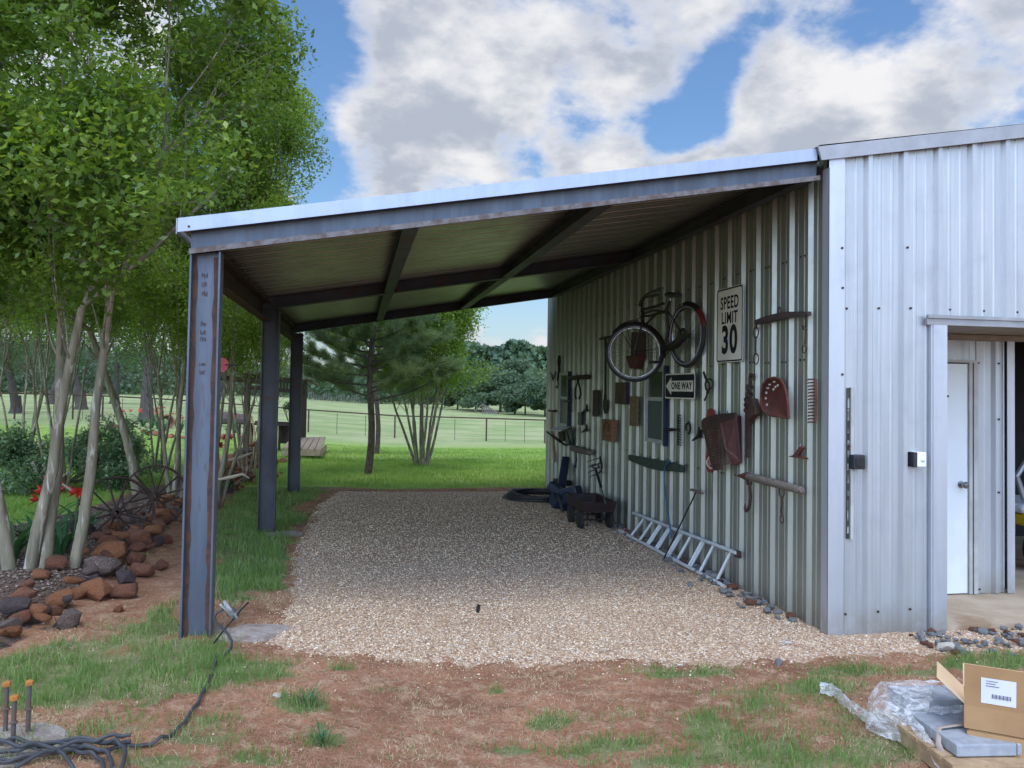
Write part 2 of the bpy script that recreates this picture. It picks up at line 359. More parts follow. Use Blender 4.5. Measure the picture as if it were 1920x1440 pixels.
LEAF = leafmat('myrtle_leaf', (.085, .165, .026), (.25, .35, .06), (.11, .19, .032), .45, .32)
LEAF2 = leafmat('fresh_leaf', (.17, .27, .045), (.34, .45, .10), (.18, .28, .05), .5, .36)
OAKL = leafmat('oak_leaf', (.06, .13, .035), (.10, .18, .05), (.05, .10, .032), .35, .5, cs=.5)
FARL = leafmat('distant_leaf', (.085, .135, .075), (.12, .175, .095), (.07, .115, .07), .25, .6, cs=.12)
NEEDLE = leafmat('pine_needle', (.16, .225, .11), (.27, .34, .18), (.12, .18, .09), .4, .5, cs=2)
SHRUBL = leafmat('brush_leaf', (.15, .25, .12), (.30, .40, .24), (.12, .20, .09), .3, .3, cs=3)
STRAP = leafmat('strap_leaf', (.05, .13, .055), (.09, .19, .09), (.06, .15, .05), .3, .35, cs=4)
GRASS = leafmat('grass_blade', (.10, .20, .05), (.34, .42, .16), (.16, .27, .07), .4, .5, cs=2.5)
LAWNB = leafmat('lawn_blade', (.22, .37, .07), (.35, .49, .12), (.18, .32, .06), .45, .5, cs=.6)
STRAW = leafmat('dry_straw', (.46, .34, .20), (.60, .47, .29), (.36, .25, .15), .15, .8, cs=3)

def gravelmat():
    m, nt = mat_new('pink_gravel'); N = NT(nt); co = N.n('ShaderNodeTexCoord').outputs['Object']
    vo = N.n('ShaderNodeTexVoronoi', feature='F1'); N.l(co, vo.inputs['Vector']); vo.inputs['Scale'].default_value = 62
    sp = N.n('ShaderNodeSeparateColor'); N.l(vo.outputs['Color'], sp.inputs[0])
    col = N.mix(sp.outputs[0], (.42, .27, .165), (.66, .49, .34)); col = N.mix(N.ramp(sp.outputs[1], .75, .8), col, (.30, .19, .13)); col = N.mix(N.ramp(sp.outputs[2], .86, .9), col, (.74, .66, .56))
    vo2 = N.n('ShaderNodeTexVoronoi', feature='DISTANCE_TO_EDGE'); N.l(co, vo2.inputs['Vector']); vo2.inputs['Scale'].default_value = 62
    col = N.mix(N.ramp(vo2.outputs[0], .0, .12, .65, 0.), col, (.17, .09, .055))
    big = N.noise(co, .9, 5, .6); col = N.mix(N.math('MULTIPLY', N.ramp(big, .5, .72), .35), col, (.32, .19, .12))
    h = N.math('SUBTRACT', 1., vo.outputs['Distance'])
    nrm = N.bump(h, .9, .012)
    N.out(N.pbsdf(col, .85, 0, nrm, .3).outputs[0]); return m
GRAVEL = gravelmat()
def pebmat(name, a, b, c):
    m, nt = mat_new(name); N = NT(nt); ri = N.n('ShaderNodeNewGeometry').outputs['Random Per Island']
    col = N.mix(ri, a, b); wn = N.n('ShaderNodeTexWhiteNoise', noise_dimensions='1D'); N.l(ri, wn.inputs['W']); col = N.mix(N.ramp(wn.outputs[0], .7, .75), col, c)
    N.out(N.pbsdf(col, .8, 0, None, .3).outputs[0]); return m
PEB = pebmat('pebble', (.38, .24, .135), (.72, .53, .345), (.84, .715, .53))
CHIP = pebmat('mulch_chip', (.10, .06, .042), (.20, .135, .10), (.30, .24, .19))
def groundmat():
    m, nt = mat_new('red_soil_and_turf'); N = NT(nt); co = N.n('ShaderNodeTexCoord').outputs['Object']
    ga = N.n('ShaderNodeAttribute', attribute_name='turf').outputs['Fac']; la = N.n('ShaderNodeAttribute', attribute_name='lawn').outputs['Fac']
    n1 = N.noise(co, 1.7, 8, .62, .3); n2 = N.noise(co, 9, 8, .7); n3 = N.noise(co, 55, 5, .7)
    dirt = N.mix(N.ramp(n1, .35, .68), (.40, .205, .118), (.27, .13, .072)); n4 = N.noise(co, .6, 6, .65); dirt = N.mix(N.math('MULTIPLY', N.ramp(n4, .5, .64), .6), dirt, (.19, .09, .055)); dirt = N.mix(N.ramp(n2, .46, .66), dirt, (.47, .305, .195)); dirt = N.mix(N.math('MULTIPLY', N.ramp(n3, .5, .66), .75), dirt, (.15, .07, .045))
    turf = N.mix(N.ramp(n2, .35, .65), (.14, .18, .06), (.26, .24, .12)); turf = N.mix(N.math('MULTIPLY', N.ramp(n3, .5, .65), .5), turf, (.11, .12, .05))
    k = N.ramp(N.math('ADD', ga, N.math('MULTIPLY_ADD', n2, .7, -.35)), .42, .62)
    col = N.mix(k, dirt, turf)
    l1 = N.noise(co, .22, 6, .6); l2 = N.noise(N.map(co, (1, .35, 1)), 1.3, 6, .65)
    lawn = N.mix(N.ramp(l2, .38, .64), (.24, .36, .08), (.34, .44, .12)); lawn = N.mix(N.math('MULTIPLY', N.ramp(n2, .45, .7), .45), lawn, (.13, .24, .045))
    past = N.mix(N.ramp(l1, .42, .58), (.27, .34, .14), (.36, .39, .19)); past = N.mix(N.math('MULTIPLY', N.ramp(l2, .5, .7), .4), past, (.20, .28, .10))
    sp = N.n('ShaderNodeSeparateXYZ'); N.l(co, sp.inputs[0])
    lp = N.mix(N.ramp(N.math('MULTIPLY_ADD', n1, 3., sp.outputs[1]), 36, 44), lawn, past)
    col = N.mix(N.ramp(N.math('ADD', la, N.math('MULTIPLY_ADD', n2, .5, -.25)), .4, .6), col, lp)
    nrm = N.bump(N.math('MULTIPLY_ADD', n3, .35, n2), .9, .035)
    N.out(N.pbsdf(col, .95, 0, nrm, .15).outputs[0]); return m
# ------------------------------------------------------------ ground zones (plan polygons)
def psd(x, y, poly):      # signed distance, positive inside
    x = np.asarray(x, float); y = np.asarray(y, float); d = np.full(x.shape, 1e9); ins = np.zeros(x.shape, bool); n = len(poly)
    for i in range(n):
        ax, ay = poly[i]; bx, by = poly[(i+1) % n]; ex, ey = bx-ax, by-ay
        t = np.clip(((x-ax)*ex+(y-ay)*ey)/(ex*ex+ey*ey+1e-12), 0, 1); d = np.minimum(d, np.hypot(x-ax-t*ex, y-ay-t*ey))
        c = ((ay > y) != (by > y)) & (x < (bx-ax)*(y-ay)/(by-ay+1e-12)+ax); ins ^= c
    return np.where(ins, d, -d)
def gp(*pts): return [tuple(g(u, v)[:2]) for u, v in pts]
XW, YF, YB = 3.488, 5.707, 15.03
GR_POLY = gp((478, 1196), (600, 1228), (760, 1240), (950, 1246), (1200, 1244), (1430, 1240), (1560, 1226))+[(5.2, 5.15), (7.5, 5.1), (7.5, 5.75), (XW+.1, 5.75), (XW+.1, 14.75)]+gp((1000, 922), (640, 922), (598, 950), (575, 1000), (545, 1070), (556, 1120), (520, 1160))
BORDER = [(-20, 1215), (60, 1168), (150, 1120), (205, 1075), (255, 1035), (300, 1000), (345, 965), (400, 935), (440, 905), (470, 880), (480, 862)]
BORD = [g(u, v) for u, v in BORDER]
BED_POLY = [tuple(q[:2]) for q in BORD]+gp((420, 850), (330, 900), (250, 925), (150, 960), (40, 985), (-60, 1000))+[(-6.5, 8.2), (-6.5, 5.2)]
GBLOBS = [(250, 1245, .55, .22, 1), (120, 1300, .35, .2, .9), (330, 1215, .35, .2, 1), (420, 1270, .3, .16, .9), (500, 1262, .22, .1, .9), (470, 1245, .22, .1, .8), (570, 1322, .16, .1, .9), (605, 1388, .15, .1, .9), (370, 1390, .24, .12, .9), (300, 1430, .2, .1, .8), (40, 1260, .2, .15, .8),
          (640, 1255, .1, .05, .8), (1040, 1352, .16, .1, .7), (925, 1300, .09, .06, .7), (1270, 1262, .40, .10, .8), (1130, 1395, .33, .12, .75), (960, 1408, .2, .08, .7), (1400, 1300, .35, .10, .55), (1540, 1290, .33, .16, .9), (1600, 1262, .3, .1, .9), (1660, 1410, .28, .18, .95), (1560, 1425, .35, .18, .9), (1470, 1400, .3, .14, .8), (1880, 1243, .5, .14, 1), (1720, 1262, .3, .1, .8),
          (1250, 1430, .3, .1, .8), (460, 1090, .22, .45, 1), (430, 1010, .2, .8, 1), (470, 970, .3, .8, 1), (540, 970, .28, .7, .8), (250, 1175, .3, .15, .6), (500, 905, .5, 1., .9), (580, 905, .5, .8, .6), (1180, 1345, .3, .12, .5), (730, 1300, .2, .06, .35), (800, 1420, .2, .07, .4), (1330, 1350, .3, .1, .55), (1330,1420,.3,.12,.6), (480,1425,.2,.08,.7)]
GBW = [(g(u, v)[:2], rx, ry, a) for u, v, rx, ry, a in GBLOBS]
GPA = gp((0, 1225), (120, 1200), (215, 1195), (335, 1120), (345, 1205), (480, 1232), (600, 1248), (450, 1285), (430, 1305), (250, 1325), (60, 1300), (-60, 1300), (-60, 1235)); GPB = gp((405, 1150), (392, 1050), (400, 965), (470, 895), (520, 893), (640, 905), (600, 930), (545, 962), (548, 1040), (530, 1100), (470, 1128))
GPC = gp((1400, 1285), (1560, 1262), (1640, 1330), (1720, 1450), (1060, 1450), (1100, 1370), (1200, 1400), (1300, 1330)); GPD = gp((-60, 1380), (300, 1330), (470, 1340), (430, 1450), (-60, 1450))
def turf(x, y):
    w = np.zeros(np.shape(x))
    for c, rx, ry, a in GBW:
        q = ((x-c[0])/rx)**2+((y-c[1])/ry)**2; w = np.maximum(w, a*np.exp(-q*.8))
    w = w+.25*sm((3.9-y)/1.5)
    for pg, pw in ((GPA, .8), (GPB, .8), (GPC, .42+.5*(fbm(x, y, 1.8, 71)-.3)), (GPD, .5)): w = np.maximum(w, pw*sm((psd(x, y, pg)+.12+(fbm(x, y, 5, 77)-.5)*.4)/.3))
    n = fbm(x, y, 2.2, 3); w = w*(.5+1.0*n)+.85*np.maximum(n-.56, 0)*sm((6.5-y)/1.)
    return np.clip(w, 0, 1)
def lawn(x, y):
    bed = psd(x, y, BED_POLY); w = sm((y-14.6)/.8+(fbm(x, y, .8, 5)-.5)*1.2)
    lf = sm((-3.2-x)/.8)*sm((y-5)/1.) 
    diag = sm((-.35*(y-9)-1.9-x)/1.0)*sm((y-8)/2)
    w = np.maximum(w, np.maximum(lf, diag)); return np.clip(w*sm((.15-bed)/.3), 0, 1)
def gridmesh(name, xs, ys, zf, mat, attrs=None, smooth=True):
    X, Y = np.meshgrid(xs, ys); Z = zf(X, Y); n, m_ = X.shape
    V = np.stack([X, Y, Z], -1).reshape(-1, 3); I = np.arange(n*m_).reshape(n, m_)
    Fc = np.stack([I[:-1, :-1], I[:-1, 1:], I[1:, 1:], I[1:, :-1]], -1).reshape(-1, 4)
    o = soup(name, V, Fc, mat, smooth=smooth)
    for k, f in (attrs or {}).items():
        a = o.data.attributes.new(k, 'FLOAT', 'POINT'); a.data.foreach_set('value', f(X, Y).ravel().astype(np.float32))
    return o
def axis(a, b, fine0, fine1, step, far):
    c = list(np.arange(fine0, fine1+1e-6, step)); q = fine1; s = step
    while q < b: s = min(s*1.25, far); q += s; c.append(q)
    q = fine0; s = step
    while q > a: s = min(s*1.25, far); q -= s; c.insert(0, q)
    return np.array(c)
def zg(x, y):
    near = sm((16-y)/3)*sm((x+8)/2)*sm((10-x)/2)
    z = T(x, y)+near*(.035*(fbm(x, y, 2.2, 11)-.5)+.034*(fbm(x, y, 7, 12)-.5)+.022*(fbm(x, y, 19, 13, 2)-.5)*sm((7-y)/2))
    rut = np.exp(-((x-1.05-.2*np.sin(y*2.2))/.13)**2)*sm((4.6-y)/.5); z = z-.035*rut*near+.02*rut*(fbm(x, y, 14, 9)-.5)
    return z-.25*sm((x-XW-.15)/.2)*sm((y-YF-.1)/.1)*sm((20-y)/2)*sm((14-x)/2)*0
ground = tag(gridmesh('ground', axis(-900, 900, -5.2, 6.2, .036, 60), axis(-40, 1500, 2.4, 15, .036, 60), zg, groundmat(), {'turf': turf, 'lawn': lawn}), kind='structure')
def zgr(x, y):
    s = psd(x, y, GR_POLY); return T(x, y)+np.clip(.035*(s/.25), -.12, .028)+.012*(fbm(x, y, 3, 21)-.5)+.02*(fbm(x, y, 9, 22)-.5)*sm((.5-s)/.4)
tag(gridmesh('gravel_driveway', np.arange(-1.3, 7.6, .05), np.arange(4.3, 15.6, .05), zgr, GRAVEL), kind='structure')
def zbd(x, y):
    s = psd(x, y, BED_POLY); return T(x, y)+np.clip(.05*(s/.2), -.15, .045)+.03*(fbm(x, y, 2.5, 31)-.5)
MULCH = M('mulch_soil', (.16, .105, .075), (.085, .05, .036), .95, 0, 14, bump=1., bs=70, bd=.02, c3=(.26, .20, .15), s3=2.)
tag(gridmesh('mulch_bed', np.arange(-6.4, -.3, .06), np.arange(4.6, 15.5, .06), zbd, MULCH), kind='structure')
# ------------------------------------------------------------ loose stuff
def pebbles(name, X, Y, Z, size, mat, label, flat=.6):
    n = len(X); base = np.array([(1, 0, 0), (-1, 0, 0), (0, 1, 0), (0, -1, 0), (0, 0, 1), (0, 0, -1)], float)
    fc = np.array([(0, 2, 4), (2, 1, 4), (1, 3, 4), (3, 0, 4), (2, 0, 5), (1, 2, 5), (3, 1, 5), (0, 3, 5)])
    P = base[None]*(1+NR.uniform(-.35, .35, (n, 6, 1)))+NR.uniform(-.25, .25, (n, 6, 3))
    S = size[:, None]*np.stack([NR.uniform(.7, 1.3, n), NR.uniform(.6, 1.1, n), np.full(n, flat)*NR.uniform(.7, 1.3, n)], -1)
    P = P*S[:, None, :]; a = NR.uniform(0, 6.28, n); c, s = np.cos(a)[:, None], np.sin(a)[:, None]
    P = np.stack([P[..., 0]*c-P[..., 1]*s, P[..., 0]*s+P[..., 1]*c, P[..., 2]], -1)+np.stack([X, Y, Z], -1)[:, None, :]
    Fc = (fc[None]+np.arange(n)[:, None, None]*6).reshape(-1, 3)
    return tag(soup(name, P.reshape(-1, 3), Fc, mat), label, 'gravel', kind='stuff')
def sample(n, x0, x1, y0, y1, w):
    x = NR.uniform(x0, x1, n); y = NR.uniform(y0, y1, n); k = NR.uniform(0, 1, n) < w(x, y); return x[k], y[k]
def wg(x, y):
    s = psd(x, y, GR_POLY); return np.where(s > .02, 1., np.exp(-np.abs(s-.02)/.13)*.45)*np.where(y < 6.9, 1, .55)*((x < XW) | (y < YF))
x1, y1 = sample(105000, -1., 5.5, 4.4, 8.6, wg); x2, y2 = sample(42000, -.6, 3.5, 8.6, 14.9, lambda x, y: (psd(x, y, GR_POLY) > -.05)*1.)
x1 = np.r_[x1, x2]; y1 = np.r_[y1, y2]; z1 = np.maximum(zgr(x1, y1), zg(x1, y1))+.001
pebbles('gravel', x1, y1, z1, np.where(y1 < 8.6, .0060, .0080)*(.55+1.1*NR.uniform(0, 1, len(x1))**2.2), PEB, 'loose tan and pink crushed gravel spread over the driveway')
x1, y1 = sample(45000, -5.5, -.4, 4.8, 13, lambda x, y: (psd(x, y, BED_POLY) > .02)*1.)
pebbles('mulch_chips', x1, y1, zbd(x1, y1)+.008, NR.uniform(.006, .02, len(x1)), CHIP, 'brown bark chips and dead leaves in the planting bed', .35)['category'] = 'mulch'
x1, y1 = sample(16000, -4.5, 6, 2.8, 7, lambda x, y: (psd(x, y, GR_POLY) < .02)*(psd(x, y, BED_POLY) < -.05)*((x < XW) | (y < YF))*np.clip(fbm(x, y, 2.5, 55)*2-.6, .1, 1))
CLOD = pebmat('soil_clod', (.24, .12, .075), (.42, .25, .165), (.50, .36, .25))
pebbles('soil_clods', x1, y1, zg(x1, y1)+.002, .003+.008*NR.uniform(0, 1, len(x1))**3, CLOD, 'small red clods and grit on the bare soil', .75)['category'] = 'soil'
def blades(name, X, Y, Z, h, w, mat, label, lean=.5, cat='grass', flatlie=0.):
    n = len(X); a = NR.uniform(0, 6.28, n); b = NR.uniform(0, 6.28, n); ln = NR.uniform(.1, 1, n)*lean
    wx, wy = np.cos(a)*w/2, np.sin(a)*w/2; lx, ly = np.cos(b)*ln*h, np.sin(b)*ln*h
    hz = h*np.sqrt(np.maximum(1-ln**2, .02))*(1-flatlie); O = np.stack([X, Y, Z], -1)
    v0 = O+np.stack([-wx, -wy, -.005+0*wx], -1); v1 = O+np.stack([wx, wy, -.005+0*wx], -1)
    v2 = O+np.stack([lx*.35+wx*.75, ly*.35+wy*.75, hz*.62], -1); v3 = O+np.stack([lx*.35-wx*.75, ly*.35-wy*.75, hz*.62], -1); v4 = O+np.stack([lx, ly, hz], -1)
    V = np.stack([v0, v1, v2, v3, v4], 1).reshape(-1, 3); i = np.arange(n)[:, None]*5
    Fc = np.concatenate([i+np.array([[0, 1, 2]]), i+np.array([[0, 2, 3]]), i+np.array([[3, 2, 4]])])
    return tag(soup(name, V, Fc, mat), label, cat, kind='stuff')
def notfoot(x, y): return (psd(x, y, GR_POLY) < -.03) & (psd(x, y, BED_POLY) < -.12)
def wt(x, y):
    t = turf(x, y); cl = fbm(x, y, 7, 41); return np.where(notfoot(x, y), np.clip((t-.16)*1.7, 0, 1)*np.clip((cl-.30)*3.2, .06, 1)+.035*np.clip((fbm(x, y, 1.3, 44)-.4)*4, 0, 1), 0)*(((x < XW) | (y < YF-.45)))
x1, y1 = sample(620000, -4.5, 6, 2.6, 14.5, lambda x, y: wt(x, y)*np.where(y < 8, 1, .7))
tt = turf(x1, y1); blades('grass', x1, y1, zg(x1, y1), (.022+.06*tt)*NR.uniform(.4, 1.5, len(x1)), np.where(y1 < 7, .004, .006)*NR.uniform(.7, 1.3, len(x1)), GRASS, 'patchy green grass growing in the red soil around the driveway', .85)
x1, y1 = sample(290000, -4.5, 6, 2.6, 7, lambda x, y: notfoot(x, y)*np.clip((fbm(x, y, 3, 43)-.42)*2.6, .05, 1)*((x < XW) | (y < YF-.3)))
blades('dry_grass', x1, y1, zg(x1, y1)+.004, NR.uniform(.02, .075, len(x1)), .0022*NR.uniform(.7, 1.6, len(x1)), STRAW, 'short dry straw lying on the bare red soil', 1., flatlie=.75)
def wl(x, y): return lawn(x, y)*((x < XW) | (y > 15.3))*(psd(x, y, BED_POLY) < -.05)*np.where((x > -7) | (y > 9), 1., .3)
xa, ya = sample(170000, -14, 10, 6, 22, wl); xb, yb = sample(60000, -22, 12, 22, 36, lambda x, y: np.ones(len(x)))
x1 = np.r_[xa, xb]; y1 = np.r_[ya, yb]
blades('lawn_grass', x1, y1, T(x1, y1), np.where(y1 < 22, .06, .06)*NR.uniform(.5, 1.3, len(x1)), .010*NR.uniform(.7, 1.5, len(x1)), LAWNB, 'bright mown lawn grass behind the carport', .8)
# ------------------------------------------------------------ metal shed
def sheet(mb, u0, u1, phase, pitch, pos, bot, top, hgt=.032):
    """corrugated sheet: pos(u, depth) -> (x, y); ribs stand towards the outside"""
    prof = [(u0, 0)]; k = math.floor((u0-phase)/pitch)-1
    while True:
        c = phase+k*pitch; k += 1
        if c > u1+pitch: break
        for a, d in ((-.042, 0), (-.018, hgt), (.018, hgt), (.042, 0)): prof.append((c+a, d))
        for cc in (c+pitch/3, c+2*pitch/3):
            for a, d in ((-.014, 0), (-.007, .005), (.007, .005), (.014, 0)): prof.append((cc+a, d))
    prof = [q for q in prof if u0 <= q[0] <= u1]+[(u1, 0)]
    vs = []; fs = []
    for u, d in prof:
        x, y = pos(u, d); vs += [(x, y, bot(u)), (x, y, top(u))]
    o = len(prof)
    for i in range(o-1): fs.append((2*i, 2*i+2, 2*i+3, 2*i+1))
    mb.add(vs, fs)
SL = .17
def zroof(x): return 2.874+(x+1.166)*SL        # top line of the whole low-slope roof
shed = thing('metal_shed', 'long silvery corrugated metal shed with white door and carport on its left side', 'shed', (XW, YF, 0))
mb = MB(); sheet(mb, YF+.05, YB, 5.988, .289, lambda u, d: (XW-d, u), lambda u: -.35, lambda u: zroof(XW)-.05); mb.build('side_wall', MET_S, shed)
mb = MB(); XJ = 4.309; SHX1 = 12.5
sheet(mb, XW+.08, XJ, 3.80, .2985, lambda u, d: (u, YF-d), lambda u: -.05, lambda u: zroof(u)-.03)
sheet(mb, XJ, SHX1, 3.80, .2985, lambda u, d: (u, YF-d), lambda u: 2.40, lambda u: zroof(u)-.03)
sheet(mb, 9.2, SHX1, 3.80, .2985, lambda u, d: (u, YF-d), lambda u: -.05, lambda u: 2.398); mb.build('front_wall', MET_F, shed)
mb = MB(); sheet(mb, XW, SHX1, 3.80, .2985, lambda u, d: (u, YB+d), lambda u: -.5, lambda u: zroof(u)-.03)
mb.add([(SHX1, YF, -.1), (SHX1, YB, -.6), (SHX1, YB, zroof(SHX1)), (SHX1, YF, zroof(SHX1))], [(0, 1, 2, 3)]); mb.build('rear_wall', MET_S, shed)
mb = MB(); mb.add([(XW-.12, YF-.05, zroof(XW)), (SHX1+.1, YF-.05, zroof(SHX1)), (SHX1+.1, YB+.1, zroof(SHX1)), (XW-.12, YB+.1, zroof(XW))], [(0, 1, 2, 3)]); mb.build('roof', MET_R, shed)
mb = MB(); mb.bb(XW-.036, XW+.092, YF-.036, YF-.033, -.05, zroof(XW)-.06); mb.bb(XW-.036, XW-.033, YF-.036, YF+.055, -.05, zroof(XW)-.16)
mb.bb(XW+.089, XW+.092, YF-.033, YF, -.05, zroof(XW)-.06); mb.build('corner_trim', TRIM, shed)
mb = MB(); mb.bb(XW-.042, XW+.03, YB-.10, YB+.01, -.4, zroof(XW)-.12); mb.build('corner_trim', TRIM, shed)
def slopebox(mb, x0, x1, y0, y1, zt, h): mb.prism([(x0, y0, zroof(x0)+zt-h), (x1, y0, zroof(x1)+zt-h), (x1, y0, zroof(x1)+zt), (x0, y0, zroof(x0)+zt)], (0, y1-y0, 0))
mb = MB(); mb.prism([(3.345, YF-.062, zroof(3.345)+.008), (3.375, YF-.062, zroof(3.375)-.098), (SHX1, YF-.062, zroof(SHX1)-.098), (SHX1, YF-.062, zroof(SHX1)+.008)], (0, .02, 0))
slopebox(mb, 3.345, SHX1, YF-.0415, YF+.1, .012, .004); mb.build('rake_trim', TRIM_B, shed)
# door recess
YR = 6.56; XD1 = 5.345; XE = 5.80
mb = MB(); mb.bb(XJ, XJ+.016, YF-.040, YF+.002, 0, 2.40); mb.bb(XJ+.016, XJ+.135, YF-.046, YF-.040, .0, 2.395); mb.bb(XJ+.131, XJ+.135, YF-.040, YR, .0, 2.395); mb.build('jamb_trim', TRIM, shed)
mb = MB(); mb.bb(XJ-.04, 9.2, YF-.062, YF-.040, 2.395, 2.42); mb.bb(XJ-.04, 9.2, YF-.048, YF-.02, 2.345, 2.394); mb.build('header_trim', TRIM_B, shed)
mb = MB(); mb.bb(XJ+.136, 9.2, YF-.02, YR-.02, 2.35, 2.40); mb.bb(XJ+.136, XE+.1, YR-.1, YR+.0, 2.30, 2.345); mb.build('soffit', TRIM_SOF, shed)
mb = MB(); sheet(mb, XD1+.09, XE-.07, 5.63, .2985, lambda u, d: (u, YR-d), lambda u: .055, lambda u: 2.30); sheet(mb, XJ+.1, XD1+.089, 5.63-.2985*2, .2985, lambda u, d: (u, YR-d), lambda u: 2.125, lambda u: 2.30, .02); mb.build('recess_wall', MET_F, shed)
mb = MB(); mb.bb(XE-.075, XE, YR-.040, YR-.034, .055, 2.30); mb.bb(XE-.004, XE, YR-.034, YR+.12, .055, 2.30); mb.build('recess_trim', TRIM, shed)
dr = MB().bb(XJ+.14, XD1, YR-.012, YR+.03, .06, 2.09).build('door', DOORW, shed, bevel=.004)
mb = MB(); mb.lathe((XD1-.07, YR-.012, 1.02), (0, -1, 0), [(0, .03), (.008, .03), (.012, .012), (.035, .012), (.042, .026), (.065, .03), (.078, .02), (.08, .002)], 16); mb.build('door_knob', CHROME, shed, smooth=True)
mb = MB(); mb.bb(XD1+.004, XD1+.035, YR-.03, YR+.03, .055, 2.125); mb.bb(XJ+.14, XD1+.085, YR-.034, YR+.03, 2.10, 2.124); mb.bb(XD1+.046, XD1+.088, YR-.034, YR-.02, .055, 2.10); mb.build('door_frame', DOORF, shed)
MB().bb(XD1+.0355, XD1+.0455, YR-.028, YR+.02, .055, 2.10).build('door_gap', RUST, shed)
mb = MB(); mb.bb(XJ+.136, 9.2, YF-.03, YB-.3, -.2, .050); mb.build('floor_slab', CONC, shed)
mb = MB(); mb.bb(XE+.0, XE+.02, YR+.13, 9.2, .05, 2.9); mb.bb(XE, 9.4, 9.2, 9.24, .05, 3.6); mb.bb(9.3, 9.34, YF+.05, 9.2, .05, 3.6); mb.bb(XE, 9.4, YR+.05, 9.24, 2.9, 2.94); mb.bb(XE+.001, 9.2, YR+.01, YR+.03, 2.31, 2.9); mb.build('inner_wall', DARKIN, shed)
# tall mirror slot and its pale strip on the front wall
q0 = onY(1583, 727, YF-.05); q1 = onY(1586, 1012, YF-.05)
mb = MB(); mb.bb(XW+.135, XW+.158, YF-.012, YF-.004, q1[2], q0[2]); mb.build('slot_mirror', GLASSD, shed)
MB().bb(XW+.158, XW+.182, YF-.028, YF-.004, q1[2]-.002, q0[2]+.002).build('slot_strip', DOORF, shed)
mb = MB(); rs_ = random.Random(9)
for k in range(11): z = q1[2]+.04+(q0[2]-q1[2]-.1)*k/11; mb.bb(XW+.137, XW+.137+rs_.uniform(.008, .019), YF-.015, YF-.0125, z, z+rs_.uniform(.03, .09))
mb.build('mottled_patch', M('slot_mottled_patch', (.30, .33, .30), (.07, .07, .07), .4, 0, 12), shed)  # mottled pale and dark patches set over the mirror strip
mb = MB()     # fastener heads
for k in range(31):
    y = 6.02+k*.289+.045
    for z in (2.07, 1.02, 2.9):
        for a in (0, .06): mb.lathe((XW-.004, y+a, z+.01*math.sin(k*5.1)), (-1, 0, 0), [(0, .009), (.007, .008), (.008, .003)], 6)
for k in range(3):
    for z in (.16, 2.45): mb.lathe((3.62+.27*k, YF-.003, z+.01*k), (0, -1, 0), [(0, .010), (.008, .009), (.009, .003)], 6)
for k in range(8): mb.lathe((4.5+.2985*k, YF-.003, 2.47), (0, -1, 0), [(0, .009), (.008, .008), (.009, .003)], 6)
for x, y, z in ((3.625, YF-.036, 1.42), (3.566, YF-.036, 2.6), (3.566, YF-.036, 1.95), (4.46, YF-.05, 2.27), (4.45, YF-.042, 1.8), (5.46, YR-.002, 2.1), (5.64, YR-.036, 2.1), (5.64, YR-.036, 1.6), (5.64, YR-.036, .95), (5.47, YR-.002, .09), (5.7, YR-.036, .09), (4.11, YF-.034, 2.93), (3.56, YF-.036, 2.9)):
    mb.lathe((x, y, z), (0, -1, 0), [(0, .010), (.008, .009), (.009, .003)], 6)
mb.build('screw_heads', RUSTD, shed)
# windows on the side wall
def window(u0, u1, v0, vm, v1, uc):
    d = .06; ya = onX(u0, vm, XW-d)[1]; yb = onX(u1, vm, XW-d)[1]; zt = onX(uc, v0, XW-d)[2]; zm = onX(uc, vm, XW-d)[2]; zb = onX(uc, v1, XW-d)[2]
    y0, y1 = min(ya, yb), max(ya, yb); x0, x1 = XW-d, XW-.01; w = .045
    mb = MB(); mb.bb(x0, x1, y0, y0+w, zb, zt); mb.bb(x0, x1, y1-w, y1, zb, zt); mb.bb(x0, x1, y0+w, y1-w, zt-w, zt); mb.bb(x0, x1, y0+w, y1-w, zb, zb+w); mb.bb(x0+.01, x1, y0+w, y1-w, zm-.022, zm+.022)
    f = mb.build('window', WFRAME, shed)
    MB().bb(x0+.022, x0+.03, y0+w, y1-w, zm+.022, zt-w).build('upper_pane', GLASSD, f)
    MB().bb(x0+.016, x0+.026, y0+w, y1-w, zb+w, zm-.022).build('window_screen', SCREEN, f)
    MB().bb(x0-.006, x1, y0-.03, y0-.004, zb-.02, zt+.02).build('side_flashing', NAVY, f)
window(1210, 1244, 690, 748, 830, 1226); window(1048, 1064, 699, 746, 799, 1056)
def fbox(name, label, cat, px, depth=.07, mats=(BLACKP, None)):
    (u0, v0), (u1, v1) = px; a = onY(u0, v0, YF-depth); b = onY(u1, v1, YF-depth)
    return a, b
a, b = fbox('', '', '', ((1601, 853), (1622, 880)))
t = thing('switch_box', 'small black switch box fixed on the silver front wall beside the tall slot', 'switch box', (a[0], YF-.04, a[2]))
MB().bb(a[0], b[0], YF-.075, YF-.001, b[2], a[2]).build('case', BLACKP, t, bevel=.006); MB().bb(a[0]+.012, b[0]-.012, YF-.083, YF-.0755, b[2]+.02, a[2]-.02).build('cover', IRON, t, bevel=.003)
a, b = fbox('', '', '', ((1713, 848), (1736, 876)))
t = thing('outdoor_outlet', 'white keypad outlet with black side on the front wall just left of the door opening', 'outlet', (a[0], YF-.04, a[2]))
MB().bb(a[0], a[0]+.028, YF-.075, YF-.001, b[2], a[2]).build('side_case', BLACKP, t, bevel=.003); MB().bb(a[0]+.0285, b[0], YF-.078, YF-.001, b[2]+.002, a[2]).build('cover', WHT, t, bevel=.006)
MB().lathe((a[0]+.07, YF-.078, (a[2]+b[2])/2), (0, -1, 0), [(0, .016), (.006, .016), (.012, .008)], 14).build('button', SIGNW, t)
